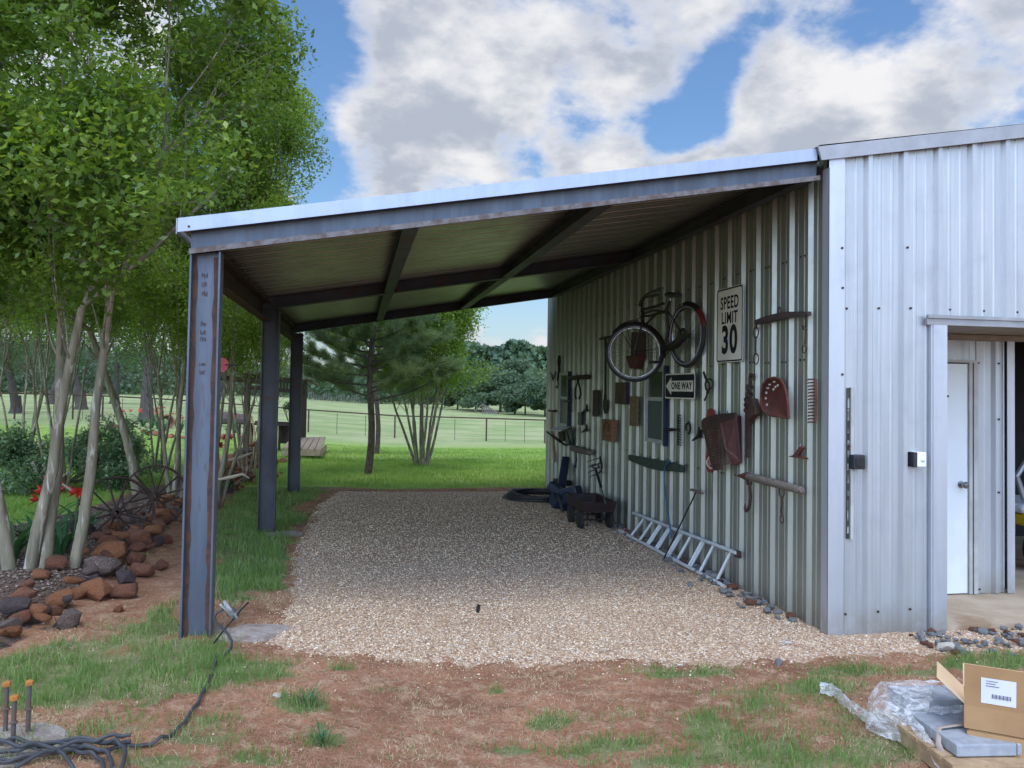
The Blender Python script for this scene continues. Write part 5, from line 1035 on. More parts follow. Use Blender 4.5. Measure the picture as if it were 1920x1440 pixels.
for i, (tt_, u, v, rz, s_, lab) in enumerate(((f2, 858, 768, 1., .9, 'dark tree just right of the vase-shaped myrtle'), (f2, 985, 778, 2., .72, 'low tree right of the tall round tree'), (f1, 1022, 781, 3., .62, 'tree closest to the shed corner at the pasture edge'), (f2, 1050, 782, 4., .85, 'tree hidden by the shed corner'), (f1, 820, 764, 5., .75, 'tree showing between myrtle stems'), (f2, 965, 777, .6, .8, 'rounded tree tucked behind the tall one'), (f2, 905, 771, 2.4, .98, 'rounded dark tree left of the tall one'))):
    copy_tree_to(tt_, ng(u, v), rz, s_, lab)
# far woods: one mass along the skyline
rg = np.random.default_rng(91); n = 210000; az = rg.uniform(-1.15, .75, n); R_ = rg.uniform(135, 210, n)
hh = 3.2+3.2*fbm(az*40, 0*az, 1., 61)+2.8*fbm(az*9, 0*az, 1., 62)+3.2*sm((-.12-az)/.2)
k = az+.0
zz_ = rg.uniform(0, 1, n)**.7*hh+rg.normal(size=n)*.5; X_ = R_*np.sin(az); Y_ = R_*np.cos(az)
P = np.stack([X_, Y_, zz_-1.2], -1); V, Fc = leaves(P, rg.normal(size=P.shape), rg.uniform(.35, .95, n), .75, rg)
tag(soup('far_woods', V, Fc, FARL), 'low band of far green woods along the skyline', 'woods', kind='stuff')
n = 30000; az = rg.uniform(.10, .30, n); R_ = rg.uniform(330, 420, n); hh = 17+8*fbm(az*30, az*0, 1., 64); P = np.stack([R_*np.sin(az), R_*np.cos(az), rg.uniform(0, 1, n)**.6*hh-1], -1)
V, Fc = leaves(P, rg.normal(size=P.shape), rg.uniform(1.5, 3.5, n), .8, rg); tag(soup('hill_woods', V, Fc, leafmat('hill_leaf', (.09, .15, .08), (.12, .19, .11), (.07, .12, .08), .2, .7, cs=.05)), 'paler wooded hills on the horizon by the shed corner', 'woods', kind='stuff')
# ---- pipe fence
fn_ = thing('pipe_fence', 'rusty brown single-rail pipe fence with wire mesh crossing the back lawn', 'fence', g(580, 810))
FP = []
for u, v0, v1 in ((-220, 728, 783), (27, 737, 785), (136, 742, 788.5), (192, 744, 787), (301, 749, 791), (400, 755, 797), (490, 761, 803), (578, 765.7, 810), (740, 775, 818), (911.6, 783.4, 827.7), (1021.3, 790.5, 834.7), (1180, 799, 844)):
    dep = 1.2*F/(v1-v0); a = at(u, v1, dep); FP.append(a)
FP = np.array(FP); co_ = np.polyfit(FP[:, 0], FP[:, 1], 2)
for i in range(len(FP)):
    x, y = FP[i, 0], FP[i, 1]; yy = np.polyval(co_, x); FP[i] = (x*yy/y, yy, 0); FP[i, 2] = T(FP[i, 0], FP[i, 1])
MB().tube([p+[0, 0, 1.2] for p in FP], .035, 8).build('top_rail', PIPE, fn_, smooth=True)
for i in range(len(FP)): MB().tube([FP[i]-[0, 0, .1], FP[i]+[0, 0, 1.2]], .042, 8).build('post', PIPE, fn_, smooth=True)
for i in range(len(FP)-1):
    for f in (.33, .66): c = FP[i]*(1-f)+FP[i+1]*f; MB().tube([c, c+[0, 0, 1.12]], .014, 5).build('thin_post', PIPE, fn_)
mb = MB()
for z in (.12, .35, .6, .85, 1.05): mb.tube([p+[0, -.05, z] for p in FP], .0035, 3)
mb.build('wire', PIPE, fn_)
# old rails and posts far across the pasture
t = thing('old_pasture_fence', 'grey weathered picket fence far across the pasture behind the pines', 'fence', g(600, 752))
mb = MB()
for k in range(34): q = g(578+3.1*k, 753+.13*k); mb.bar(q, q+[0, 0, 1.15+.3*math.sin(k*7.)], .16, .05)
mb.build('picket', M('old_grey_picket', (.25, .24, .22), (.16, .15, .14), .9, 0, 3), t)
t = thing('collapsed_shed', 'collapsed grey timber frame lying at the pasture edge', 'ruin', g(915, 776)); q = g(905, 776); mb = MB(); e = g(935, 777)
for k in range(8): f = k/8; mb.bar(q+(e-q)*f, q+(e-q)*f+[0, 0, 1.0*(1-f)], .12, .12)
mb.bar(q+[0, 0, 1.05], e+[0, 0, .1], .15, .15); mb.bar(q+[-.9, 0, .3], q+[0, 0, 1.1], .12, .12); mb.build('timber', WOODG, t)
# ---- wooden arbor with bench and deck
q1, q2 = g(461, 849), g(568, 844); dep = float((q1-CAM)@FW)
ar = thing('wooden_arbor', 'dark weathered wooden arbor with slanted plank roof standing behind the columns', 'arbor', q1)
b0 = nz(q2-q1); bk_ = np.array([-b0[1], b0[0], 0])
for p in (q1, q2, q1+bk_*1.5, q2+bk_*1.5): MB().bar(p-[0, 0, .05], p+[0, 0, 2.15], .13, .13, bk_).build('post', WOODD, ar)
MB().bar(q1-b0*.2+[0, 0, 2.17], q2+b0*.1+[0, 0, 2.17], .08, .16).build('beam', WOODD, ar); MB().bar(q1-b0*.1+[0, 0, 1.86], q2+[0, 0, 1.86], .06, .12).build('beam', WOODD, ar)
MB().bar(q1+bk_*1.5-b0*.2+[0, 0, 2.17], q2+bk_*1.5+b0*.2+[0, 0, 2.17], .08, .16).build('beam', WOODD, ar)
for k in range(7): p = q1+(q2-q1)*(k-.2)/5.6+[0, 0, 2.26]; MB().bar(p-bk_*.3+[0, 0, .02], p+bk_*1.8, .16, .03).build('roof_plank', WOODG, ar)
MB().bar(q2+[0, 0, 2.30], q2+b0*.55+[0, 0, 2.12]-bk_*.2, .16, .06).build('roof_plank', WOODG, ar)
for k in range(6): p = q1+(q2-q1)*(.55+.06*k)+[0, 0, 1.86]; MB().bar(p, p+[0, 0, .3], .05, .04).build('slat', WOODD, ar)
t = thing('hanging_basket', 'wire hanging basket of dried plant under the arbor beam', 'hanging basket', q1+(q2-q1)*.72+[0, 0, 1.2]); c = np.array(t.location)
mb = MB(); mb.tube([c+[0, 0, .62], c+[0, 0, .2]], .006, 4)
for a in np.linspace(0, 6.28, 9)[:-1]: mb.tube([c+[.18*math.cos(a), .18*math.sin(a), .1], c+[.03*math.cos(a), .03*math.sin(a), -.28]], .008, 4); mb.tube([c+[.18*math.cos(a), .18*math.sin(a), .1], c+[0, 0, .3]], .004, 4)
mb.ring(c+[0, 0, .1], (0, 0, 1), .18, .012, 18, 5); mb.build('wire_frame', IRON, t)
P = c+rg.normal(size=(420, 3))*np.array([.10, .10, .07])+[0, 0, .18]; V, Fc = leaves(P, rg.normal(size=P.shape), rg.uniform(.04, .09, 420), .3, rg); soup('dried_foliage', V, Fc, OAKL, t)
p1, p2 = g(472, 842), g(548, 846)
bn = thing('potting_bench', 'dark wooden potting bench with a low board front between the columns', 'bench', p1); e = nz(p2-p1); Lb = np.linalg.norm(p2-p1)
MB().bar(p1+[0, 0, .80], p2+[0, 0, .80], .55, .05).build('bench_top', WOODD, bn)
for k in range(10):
    if k in (3, 4): continue
    p = p1+e*(Lb*(k+.5)/10)-bk_*.25; MB().bar(p+[0, 0, .22], p+[0, 0, .76], .02, Lb/10*.86, bk_).build('front_board', WOODD, bn)
for p in (p1, p2, p1+bk_*.45, p2+bk_*.45): MB().bar(p, p+[0, 0, .77], .07, .07).build('leg', WOODD, bn)
MB().bar(p1-bk_*.1+[0, 0, .86], p2-bk_*.1+[0, 0, .86], .03, .06).build('rail', WOODD, bn)
for i, (a_, b_, lab) in enumerate((((470, 778), (468, 842), 'pale wooden stick leaning upright against the arbor post'), ((472, 780), (484, 852), 'pale wooden stick leaning outwards from the arbor post'), ((486, 805), (485, 830), 'short yellow handle standing by the bench'))):
    qb = g(*b_); qa = at(*a_, float((qb-CAM)@FW)); tag(MB().tube([qb, qa], .022, 7).build('wooden_stick', WOODL if i < 2 else YEL, base=qb), lab, 'stick', 'sticks by the arbor post')
dk = thing('low_deck', 'small low deck of weathered boards on the lawn behind the last column', 'deck', g(560, 864))
A, B, C_, Dd = g(528, 858), g(602, 862), g(611, 846), g(545, 846)
for k in range(6):
    s, e_ = k/6+.01, (k+1)/6-.01; P = [A+(B-A)*s, A+(B-A)*e_, Dd+(C_-Dd)*e_, Dd+(C_-Dd)*s]; z = .20+max(p[2] for p in (A, B, C_, Dd)); P = [(p[0], p[1], z) for p in P]; MB().prism(P, (0, 0, .04)).build('deck_board', DECKW, dk)
mb = MB(); mb.bar((A[0], A[1], A[2]+.12), (B[0], B[1], B[2]+.16), .05, .12); mb.bar((B[0], B[1], B[2]+.14), (C_[0], C_[1], C_[2]+.14), .05, .12); mb.build('skirt', DECKW, dk)
# ---- red ornament
q = at(414, 684, 6.42); t = thing('red_disc_sign', 'faded red round metal sign showing beside the nearest column', 'sign', q); dr = nz(CAM-q); a_, b_ = frame(dr)
MB().prism([q+(.058*(1+.04*math.sin(7*k)))*(math.cos(k)*a_+math.sin(k)*b_) for k in np.linspace(0, 2*math.pi, 15)[:-1]], dr*.006).build('disc', M('chalky_red', (.36, .065, .07), (.26, .045, .045), .8, 0, 20), t)
MB().tube([q-dr*.004, (-.905, q[1]-.01, q[2])], .005, 4).build('bracket', IRON, t)
# ------------------------------------------------------------ rocks
def rockmesh(name, seed, mat, npt=22, sub=1):
    rn = random.Random(seed); bm = bmesh.new()
    for i in range(npt):
        v = nz([rn.gauss(0, 1) for _ in range(3)])*rn.uniform(.75, 1.12); v = np.clip(v, -.80, .80); bm.verts.new(v)
    bmesh.ops.convex_hull(bm, input=bm.verts[:]); bmesh.ops.delete(bm, geom=[v for v in bm.verts if not v.link_faces], context='VERTS')
    bmesh.ops.bevel(bm, geom=bm.edges[:]+bm.verts[:], offset=.05, segments=1, affect='EDGES', profile=.6)
    for v in bm.verts:
        c = v.co; v.co = c*(1+.05*math.sin(c.x*9+seed)*math.cos(c.y*8)+.04*math.sin(c.z*13+seed))
    me = D.meshes.new(name); bm.to_mesh(me); bm.free(); me.materials.append(mat)
    for p in me.polygons: p.use_smooth = True
    try: me.set_sharp_from_angle(angle=.7)
    except Exception: pass
    return me
RM = {}
for key, mt in (('r', BLOCKR), ('o', BLOCKO), ('p', BLOCKP), ('l', BLOCKL)): RM[key] = [rockmesh('ironstone', 100+i+ord(key), mt) for i in range(4)]
GS = [rockmesh('grey_stone', 300+i, (STONEG, STONEG2)[i % 2], 14) for i in range(6)]; PSM = [rockmesh('pale_stone', 400+i, STONEW, 16) for i in range(2)]
def rock(me, p, s, label, group, rn, name='rock', cat='rock'):
    o = D.objects.new(name, me); SC.collection.objects.link(o); o.location = [float(q_) for q_ in p]; o.scale = s; o.rotation_euler = (rn.uniform(-.35, .35), rn.uniform(-.35, .35), rn.uniform(0, 6.28)); return tag(o, label, cat, group)
rn = random.Random(77); RG = 'ironstone rocks bordering the planting bed'
big = [(105, 1070, 26, 'r', 'red brown egg-shaped rock sitting alone on the mulch beside the thickest tree stem'), (190, 1068, 36, 'l', 'large lichen-spotted grey rock in the middle of the near border'), (205, 1045, 34, 'o', 'flat orange-brown slab propped above the lichen-spotted rock'), (252, 1052, 22, 'r', 'round deep red rock right of the lichen-spotted one'), (235, 1085, 22, 'p', 'purple grey rock in front of the round red rock'), (180, 1108, 34, 'o', 'broad tan brown rock in the near border'), (145, 1115, 22, 'o', 'wedge-shaped orange rock left of the broad tan one'), (110, 1128, 27, 'o', 'flat topped orange rock in front of the mulch'), (75, 1148, 20, 'l', 'grey pitted round rock near the left edge'), (105, 1146, 17, 'r', 'small round red rock touching the grey pitted one'), (302, 1062, 17, 'r', 'small lone red rock on the soil right of the border'), (265, 1072, 24, 'r', 'brown block rock behind the purple grey one'), (258, 1015, 32, 'r', 'tall brown boulder below the iron wheels'), (290, 1018, 20, 'p', 'narrow grey leaning stone beside the tall boulder'), (312, 1012, 17, 'r', 'dark red stone near the column foot'), (155, 1000, 30, 'p', 'dark purple boulder behind the strap-leaved plants'), (235, 1112, 26, 'r', 'low flat brown stone at the bottom of the border'), (125, 1165, 30, 'l', 'low tan stone half sunk in the soil at the border foot'), (40, 1165, 24, 'r', 'red flat rock at the left edge, upper of the pair'), (20, 1185, 26, 'o', 'orange flat rock at the left edge, lower of the pair'), (222, 1143, 11, 'o', 'tiny orange stone fallen in front of the border'), (455, 862, 28, 'p', 'long dark grey boulder crowning the far end of the border')]
for u, v, rpx, k, lab in big:
    q = g(u, v+rpx*.35); q[2] = max(T(q[0], q[1]), float(zbd(q[0], q[1]))); dep = float((q-CAM)@FW); s_ = rpx*dep/F*1.02
    rock(RM[k][rn.randrange(4)], q+[0, 0, s_*.45], (s_*1.1, s_*.9, s_*.72), lab, RG, rn)
CN = {'r': 'rust red', 'o': 'orange brown', 'p': 'purple grey', 'l': 'pale lichen-spotted'}
ZN = ['at the left edge of the picture', 'below the thickest tree stems', 'beside the big lichen-spotted rock', 'in front of the iron wheels', 'just left of the nearest column', 'between the nearest and middle columns', 'near the long grey boulder at the far end']
seg = [np.linalg.norm(BORD[i+1][:2]-BORD[i][:2]) for i in range(len(BORD)-1)]; cum = np.r_[0, np.cumsum(seg)]
for i in range(240):
    s = rn.uniform(.0, cum[-1]) if i % 5 < 3 else rn.uniform(.55, 1.)*cum[-1]; j = min(int(np.searchsorted(cum, s, 'right')-1), len(seg)-1); f = (s-cum[j])/seg[j]; p = BORD[j]*(1-f)+BORD[j+1]*f; d = nz(BORD[j+1]-BORD[j]); nr_ = np.array([d[1], -d[0], 0])
    far = s/cum[-1]; o_ = rn.gauss(-.10+.25*max(0, far-.5), .12+.2*far); p = p+nr_*o_; hz_ = max(0, .20-abs(o_)*.35)*(.3+1.3*far)*rn.random()*1.3; p[2] = max(float(T(p[0], p[1])), float(zbd(p[0], p[1])))
    s_ = rn.uniform(.045, .105)*(1+.25*far); k = rn.choice('rrroolp' if far < .5 else 'rrooorp'); rock(RM[k][rn.randrange(4)], p+[0, 0, s_*.35+hz_], (s_*rn.uniform(.9, 1.4), s_, s_*rn.uniform(.45, .75)), ('small ' if s_ < .085 else 'larger ')+CN[k]+' border rock '+ZN[min(int(far*7), 6)], RG, rn)
# rocks ringing the far flower beds
FG = 'rocks ringing the far flower beds'
for (ua, va, ub, vb, n_) in ((200, 800, 250, 806, 8), (250, 806, 300, 818, 10), (300, 818, 345, 823, 7), (400, 823, 455, 820, 14)):
    for i in range(n_): f = rn.random(); q = g(ua+(ub-ua)*f, va+(vb-va)*f+rn.uniform(-1.5, 1.5)); s_ = rn.uniform(.12, .24); rock(RM[rn.choice('rror')][rn.randrange(4)], q+[0, 0, s_*.3], (s_, s_*.8, s_*.5), 'small red rock in the ring around the distant flower beds', FG, rn)
# grey stones along the shed
def where(x, y):
    if x > 3.6: return 'in front of the slab, '+('near the outlet wall', 'under the jamb', 'left of the door', 'at the right edge')[min(3, max(0, int((x-4.)/.4)))]
    return ('by the shed corner', 'below the hook log', 'by the ladder foot', 'behind the ladder', 'beside the wagon', 'beyond the wagon')[min(5, max(0, int((y-6.)/1.0)))]
def stones(n_, fn, lab, grp, lo, hi, mes=GS, zf=.3):
    for i in range(n_):
        x, y = fn(); s_ = rn.uniform(lo, hi); z = max(float(zgr(x, y)), float(T(x, y))); mi = rn.randrange(len(mes)); lab = ('tiny', 'small', 'larger')[min(2, int(3*(s_-lo)/(hi-lo)))]+((' blue grey', ' dark slate')[mi % 2] if i % 9 else ' rust red')+' stone '+where(x, y)
        rock(mes[mi] if i % 9 else RM['r'][i % 4], (x, y, z+s_*zf+rn.random()*.02), (s_*1.25, s_, s_*.62), lab, grp, rn, 'grey_stone' if mes is GS else 'pale_stone', 'stone')
stones(95, lambda: (lambda a: (XW-.05-abs(rn.gauss(0, .13))-.02, a))(rn.uniform(6.0, 8.3)), 'blue grey crushed stone lying along the foot of the corrugated side wall', 'grey stones along the shed', .022, .055)
stones(45, lambda: (XW-.05-abs(rn.gauss(0, .10)), rn.uniform(8.3, 13.5)), 'blue grey crushed stone further back along the foot of the side wall', 'grey stones along the shed', .022, .05)
stones(150, lambda: (rn.uniform(4.0, 5.9), 5.36+rn.gauss(0, .13)), 'blue grey crushed stone in the strip in front of the door slab', 'grey stones along the shed', .018, .042)
for u, v, s_, lab in ((1235, 1022, .035, 'white stone lying on the gravel beside the ladder'), (520, 1309, .032, 'pale round stone on the bare soil left of centre'), (1773, 1220, .06, 'tan stone lying among the grey stones before the slab'), (1460, 1246, .035, 'grey stone at the front edge of the gravel'), (1477, 1216, .03, 'small pale stone on the gravel near the shed corner')):
    q = g(u, v); q[2] = max(float(zgr(q[0], q[1])), q[2]); rock((PSM[0] if 'grey stone' not in lab[:10] else GS[0]), q+[0, 0, s_*.4], (s_*1.3, s_, s_*.7), lab, None, rn, 'stone', 'stone')
tag(MB().tube([g(895, 1156)+[0, 0, .02], g(897, 1149)+[0, 0, .055], g(899, 1146)+[0, 0, .04]], [.012, .016, .004], 7).build('dead_leaf', IRON, base=g(895, 1156)), 'small dark leaf standing on the gravel in the middle', 'leaf')
# ------------------------------------------------------------ iron wheels
def ironwheel(label, u, v, dep, R_, nr, hubl):
    c = at(u, v, dep); t = thing('iron_cartwheel', label, 'wagon wheel', c, 'iron wheels leaning by the rock border'); nr = nz(nr); A, B = frame(nr)
    vs = []; n = 52
    for k in range(n):
        a = 2*math.pi*k/n; r = math.cos(a)*A+math.sin(a)*B
        for s, rr_ in ((-.032, R_), (.032, R_), (.032, R_-.018), (-.032, R_-.018)): vs.append(c+r*rr_+nr*s)
    MB().add(vs, [(k*4+j, ((k+1) % n)*4+j, ((k+1) % n)*4+(j+1) % 4, k*4+(j+1) % 4) for k in range(n) for j in range(4)]).build('rim', RUSTD, t, smooth=True)
    MB().lathe(c-nr*hubl*.5, nr, [(0, .022), (0, .045), (.015, .055), (hubl*.4, .045), (hubl*.6, .05), (hubl-.015, .055), (hubl, .045), (hubl, .022)], 16, cap=False).build('hub', RUSTD, t, smooth=True)
    for k in range(12): a = 2*math.pi*k/12+.2; r = math.cos(a)*A+math.sin(a)*B; s = .05 if k % 2 else -.05; MB().tube([c+r*.045+nr*s, c+r*(R_-.006)], .0105, 6).build('spoke', RUSTD, t, smooth=True)
ironwheel('rusty twelve-spoke iron wheel nearest the camera, half sunk in the mulch', 217, 962, 8.8, .385, (.42, -.88, .22), .13)
ironwheel('rusty twelve-spoke iron wheel leaning behind the first one, next to the column', 291, 930, 9.9, .365, (.35, -.92, .15), .12)
# ------------------------------------------------------------ brush heap, plants and flowers
bq = g(118, 912); t = thing('brush_heap', 'heap of cut leafy branches with pale sawn wood lying on the lawn', 'brush heap', bq)
rn2 = random.Random(19); outb = []; twb = []
for i in range(26):
    a = rn2.uniform(0, 6.28); r_ = rn2.uniform(0, .45); grow(rn2, bq+[r_*math.cos(a)*1.5, r_*math.sin(a), .05], nz((math.cos(a)*1.1+.25, math.sin(a)*.8, rn2.uniform(.15, .8))), rn2.uniform(.34, .55), .014, 2, 5, outb, twb, up=.02, wob=.12)
mb = MB()
for pts, rs_, lev in outb: mb.tube(pts, [max(q_, .003) for q_ in rs_], 4)
mb.build('branches', TWIG, t)
P, N_, s = leafcloud(twb, 26, .07, .07, np.random.default_rng(3)); k = P[:, 2] > bq[2]+.0; V, Fc = leaves(P[k], N_[k], s[k], .5); soup('leaves', V, Fc, SHRUBL, t)
mb = MB(); dep = float((bq-CAM)@FW)-.9
for pl_, r_ in (([(60, 865), (72, 893), (85, 880), (82, 870)], .035), ([(72, 893), (88, 905), (96, 900)], .03), ([(70, 925), (74, 910), (88, 912), (118, 908), (135, 920)], .028), ([(88, 905), (92, 880), (100, 862)], .018), ([(100, 905), (128, 885)], .015)): mb.tube([at(u, v, dep) for u, v in pl_], r_*.8, 6)
mb.build('sawn_branch', BRANCHW, t, smooth=True)
def strap_plant(label, q, n, L_, seed, flowers=0, fm=None, name='strap_plant', cat='plant', group=None, w=.022, fh=.45):
    rg_ = np.random.default_rng(seed); t = thing(name, label, cat, q, group); mb = MB(); q = np.array(q)
    for i in range(n):
        a = rg_.uniform(0, 6.28); l = L_*rg_.uniform(.6, 1.15); s_ = np.array([math.cos(a), math.sin(a), 0]); sd_ = np.array([-s_[1], s_[0], 0]); vs = []; o_ = q+s_*rg_.uniform(0, .05)
        el = rg_.uniform(.5, 1.2)
        for k in range(7):
            f = k/6; r_ = l*f*(.25+.55*f)/el*.8; z = l*(1.25*f-.85*f*f*el); ww = w*(1-.15*k if k < 5 else .35-.16*(k-5)*2); ww = w*math.sin(math.pi*min(.97, .25+.75*f))
            for j in (-1, 1): vs.append(o_+s_*r_+sd_*ww*j+[0, 0, z])
        mb.add(vs, [(2*k, 2*k+1, 2*k+3, 2*k+2) for k in range(6)])
    mb.build('leaves', STRAP, t, smooth=True, angle=1.5)
    for i in range(flowers):
        a = rg_.uniform(0, 6.28); p = q+[.12*math.cos(a), .12*math.sin(a), 0]; h_ = fh*rg_.uniform(.8, 1.15); top = p+[.05*math.cos(a), .05*math.sin(a), h_]; MB().tube([p, top], .007, 5).build('flower_stalk', STRAP, t)
        fl = MB()
        for b_ in range(3):
            d0 = nz((math.cos(b_*2.1+a), math.sin(b_*2.1+a), .15)); A, B = frame(d0)
            for pk in range(6):
                c_ = math.cos(pk*1.047); s2 = math.sin(pk*1.047); r1 = A*c_+B*s2; r2 = -A*s2+B*c_; fl.add([top+d0*.01, top+d0*.05+r1*.025+r2*.018, top+d0*.085+r1*.065, top+d0*.05+r1*.025-r2*.018], [(0, 1, 2, 3)])
        fl.build('flower', fm, t)
    return t
for u, v, n_, l, s_, fl, lab in ((60, 1045, 26, .50, 1, 0, 'dark green strap-leaved clump between the thick tree stems'), (112, 1050, 24, .48, 2, 3, 'strap-leaved clump with red flowers between the leaning stems'), (160, 1010, 16, .42, 3, 0, 'arching strap leaves beside the dark purple boulder'), (20, 1060, 18, .45, 4, 0, 'strap-leaved clump at the left edge behind the first stem'), (90, 1020, 14, .45, 6, 2, 'red-flowered clump behind the second thick stem'), (428, 930, 14, .34, 5, 2, 'red amaryllis clump just right of the nearest column')):
    q = g(u, v); q[2] += .05; strap_plant(lab, q, n_, l, s_, fl, REDF, group='strap-leaved plants in the near bed', fh=.62 if u < 300 else .85)
for i, (u, v) in enumerate(((237, 800), (268, 800), (285, 803), (297, 805), (310, 808), (338, 812), (392, 812), (405, 815), (428, 815), (442, 812), (300, 797), (330,800))):
    q = g(u, v); strap_plant(['flowering clump at the left end of the far bed', 'coral-flowered clump at the foot of the thick oak', 'grey-green clump right of the thick oak', 'coral-flowered clump left of the clay pot', 'clump just in front of the clay pot', 'clump right of the clay pot', 'clump showing right of the nearest column', 'coral-flowered clump behind the thin myrtle stems', 'tall grey-green iris clump by the arbor post', 'clump touching the arbor post', 'rear clump behind the oak bed', 'rear clump behind the clay pot'][i], q, 16, .75, 30+i, 0 if i in (2, 8, 4) else 3, PINKF, group='clumps in the far flower beds', w=.035, fh=.75)
q = g(320, 803); t = tag(MB().lathe(q+[-.1, -.3, .32], nz((.4, -1, .1)), [(-.55, .16), (-.45, .26), (-.1, .33), (0, .30), (.03, .34), (.03, .28), (-.1, .27), (-.4, .15)], 20, cap=False).build('clay_pot', TERRA, base=q, smooth=True), 'large clay pot lying on its side in the far flower bed', 'pot')
q = g(425, 800); mb = MB(); mb.tube([q+[-1.2, 0, .35], q+[0, .1, .45], q+[1.2, .2, .35]], [.28, .34, .25], 10); tag(mb.build('fallen_log', BLOCKP, base=q, smooth=True), 'thick reddish log lying behind the far flower bed', 'log')
q = at(438, 866, 13.6); tag(MB().tube([q+[-.3, 0, -.02], q+[.05, 0, .06], q+[.32, .05, .16]], [.02, .028, .008], 6).build('driftwood', BRANCHW, base=q, smooth=True), 'pale driftwood stick resting on the dark boulder', 'driftwood')
q = at(440, 897, 11.6); tag(MB().tube([q+[-.28, 0, -.03], q+[0, 0, .03], q+[.10, .0, .06], q+[.2, 0, .0]], [.018, .025, .02, .006], 6).build('driftwood', BRANCHW, base=q, smooth=True), 'bent pale driftwood lying lower on the rock border', 'driftwood')
for u, v, s_ in ((130, 1096, .25),): pass
# weeds at the column
for u, v, lab in ((437, 1160, 'tall wispy weed growing right of the nearest column'), (605, 1395, 'single dense grass tuft at the bottom, left of centre'), (575, 1325, 'leafy grass tuft on bare soil below the gravel corner')):
    q = g(u, v); strap_plant(lab, q, 26 if v > 1200 else 10, .15 if v > 1200 else .34, u, 0, None, 'grass_tuft', 'grass tuft', w=.0035)
# ------------------------------------------------------------ foreground cable, clamp and bolts
Z0 = lambda pts: [(u*.27083, 1140+v*.27083) for u, v in pts]
def gpath(pts, lift=.02, seed=0):
    P = [g(u, v) for u, v in pts]; out = []
    for i in range(len(P)-1):
        for k in range(5): out.append(P[i]*(1-k/5)+P[i+1]*k/5)
    out.append(P[-1]); out = np.array(out)
    for _ in range(3): out[1:-1] = (out[:-2]+out[1:-1]*2+out[2:])/4
    out[:, 2] = zg(out[:, 0], out[:, 1])+lift+.006*np.sin(np.arange(len(out))*.9+seed); return list(out)
cb = thing('welding_cable', 'grey black welding cable snaking from the bottom left coil up to the column foot', 'cable', g(200, 1425))
P = gpath(Z0([(150, 990), (350, 1020), (600, 1012), (850, 1005), (1050, 975), (1150, 940), (1250, 860), (1310, 770), (1370, 690), (1410, 620), (1440, 540), (1475, 470), (1490, 400), (1500, 330)]), .02)
MB().tube(P, .0088, 8).build('main_run', CABLE, cb, smooth=True)
c1 = g(*Z0([(1560, 330)])[0]); dep = float((c1-CAM)@FW)
lp = [at(*p, dep) for p in Z0([(1500, 330), (1560, 320), (1600, 280), (1606, 230), (1580, 180), (1540, 140), (1500, 105), (1483, 70), (1500, 35), (1545, 10)])]
MB().tube(lp, .0085, 7).build('rising_loop', CABLE, cb, smooth=True); lp = [at(*p, dep) for p in Z0([(1480, 245), (1540, 165), (1600, 95), (1680, 0), (1720, -40)])]; MB().tube(lp, .006, 6).build('ground_rod', IRON, cb)
for i, pts in enumerate(([(-80, 1060), (60, 1010), (150, 990)], [(-80, 1100), (150, 1090), (350, 1050), (480, 1030), (600, 1020)], [(-80, 1140), (100, 1110), (330, 1075), (520, 1050), (640, 1075), (700, 1110), (730, 1240)], [(-80, 985), (100, 985), (300, 1000), (500, 1003), (700, 1008), (900, 1003)], [(-80, 1075), (420, 1010), (560, 1060), (700, 1070), (760, 1110), (780, 1240)], [(350, 1020), (700, 1020), (800, 1035), (850, 1070), (865, 1120), (840, 1240)], [(-80, 1020), (100, 1040), (260, 1060), (420, 1110), (520, 1240)], [(100, 1240), (420, 1090), (600, 1045), (760, 1015), (900, 1003)])):
    MB().tube(gpath(Z0(pts), .02+.008*i, i), .009, 7).build('coil_loop', CABLE, cb, smooth=True)
t = thing('ground_clamp', 'silver spring welding clamp gripping a rod beside the column foot', 'clamp', at(*Z0([(1580, 30)])[0], dep))
cl = lambda pts, dd=0: [at(*p, dep+dd) for p in Z0(pts)]
MB().tube(cl([(1550, -50), (1580, 0), (1625, 50), (1640, 80)]), [.008, .014, .016, .006], 7).build('jaw', CLAMP, t, smooth=True); MB().tube(cl([(1520, -25), (1570, 10), (1610, 60), (1632, 90)], .01), [.006, .013, .016, .006], 7).build('jaw', CLAMP, t, smooth=True)
MB().lathe(cl([(1605, 35)], -.02)[0], FW, [(0, .016), (.05, .016)], 12).build('spring', CLAMP, t)
for i, (u, vb, vt, lab) in enumerate(((9.5, 1377, 1283, 'rusty anchor bolt with orange nut at the left edge'), (24, 1402, 1309, 'rusty anchor bolt with orange nut, shortest and nearest of the three'), (52, 1379, 1281, 'rusty anchor bolt with orange nut, rightmost of the three'))):
    q = g(u, vb); dep_ = float((q-CAM)@FW); h_ = (vb-vt)*dep_/F; t = thing('anchor_bolt', lab, 'bolt', q, 'anchor bolts standing in the footing')
    MB().lathe(q-[0, 0, .05], (0, 0, 1), [(0, .0105), (h_+.04, .0105)], 12).build('rod', BOLTM, t, smooth=True); MB().lathe(q+[0, 0, h_-.012], (0, 0, 1), [(0, .017), (.004, .0185), (.018, .0185), (.022, .015)], 6).build('nut', ORUST, t)
    MB().lathe(q+[0, 0, h_*.48], (0, 0, 1), [(0, .013), (.002, .017), (.010, .017), (.012, .013)], 6).build('collar_nut', BOLTM, t)
q = g(20, 1398); mb = MB(); mb.lathe(q-[0, 0, .06], (0, 0, 1), [(0, .26), (.055, .25), (.075, .22), (.08, .0)], 26, cap=False); tag(mb.build('bolt_footing', CONCG, base=q), 'grey concrete footing circle around the anchor bolts', 'footing')
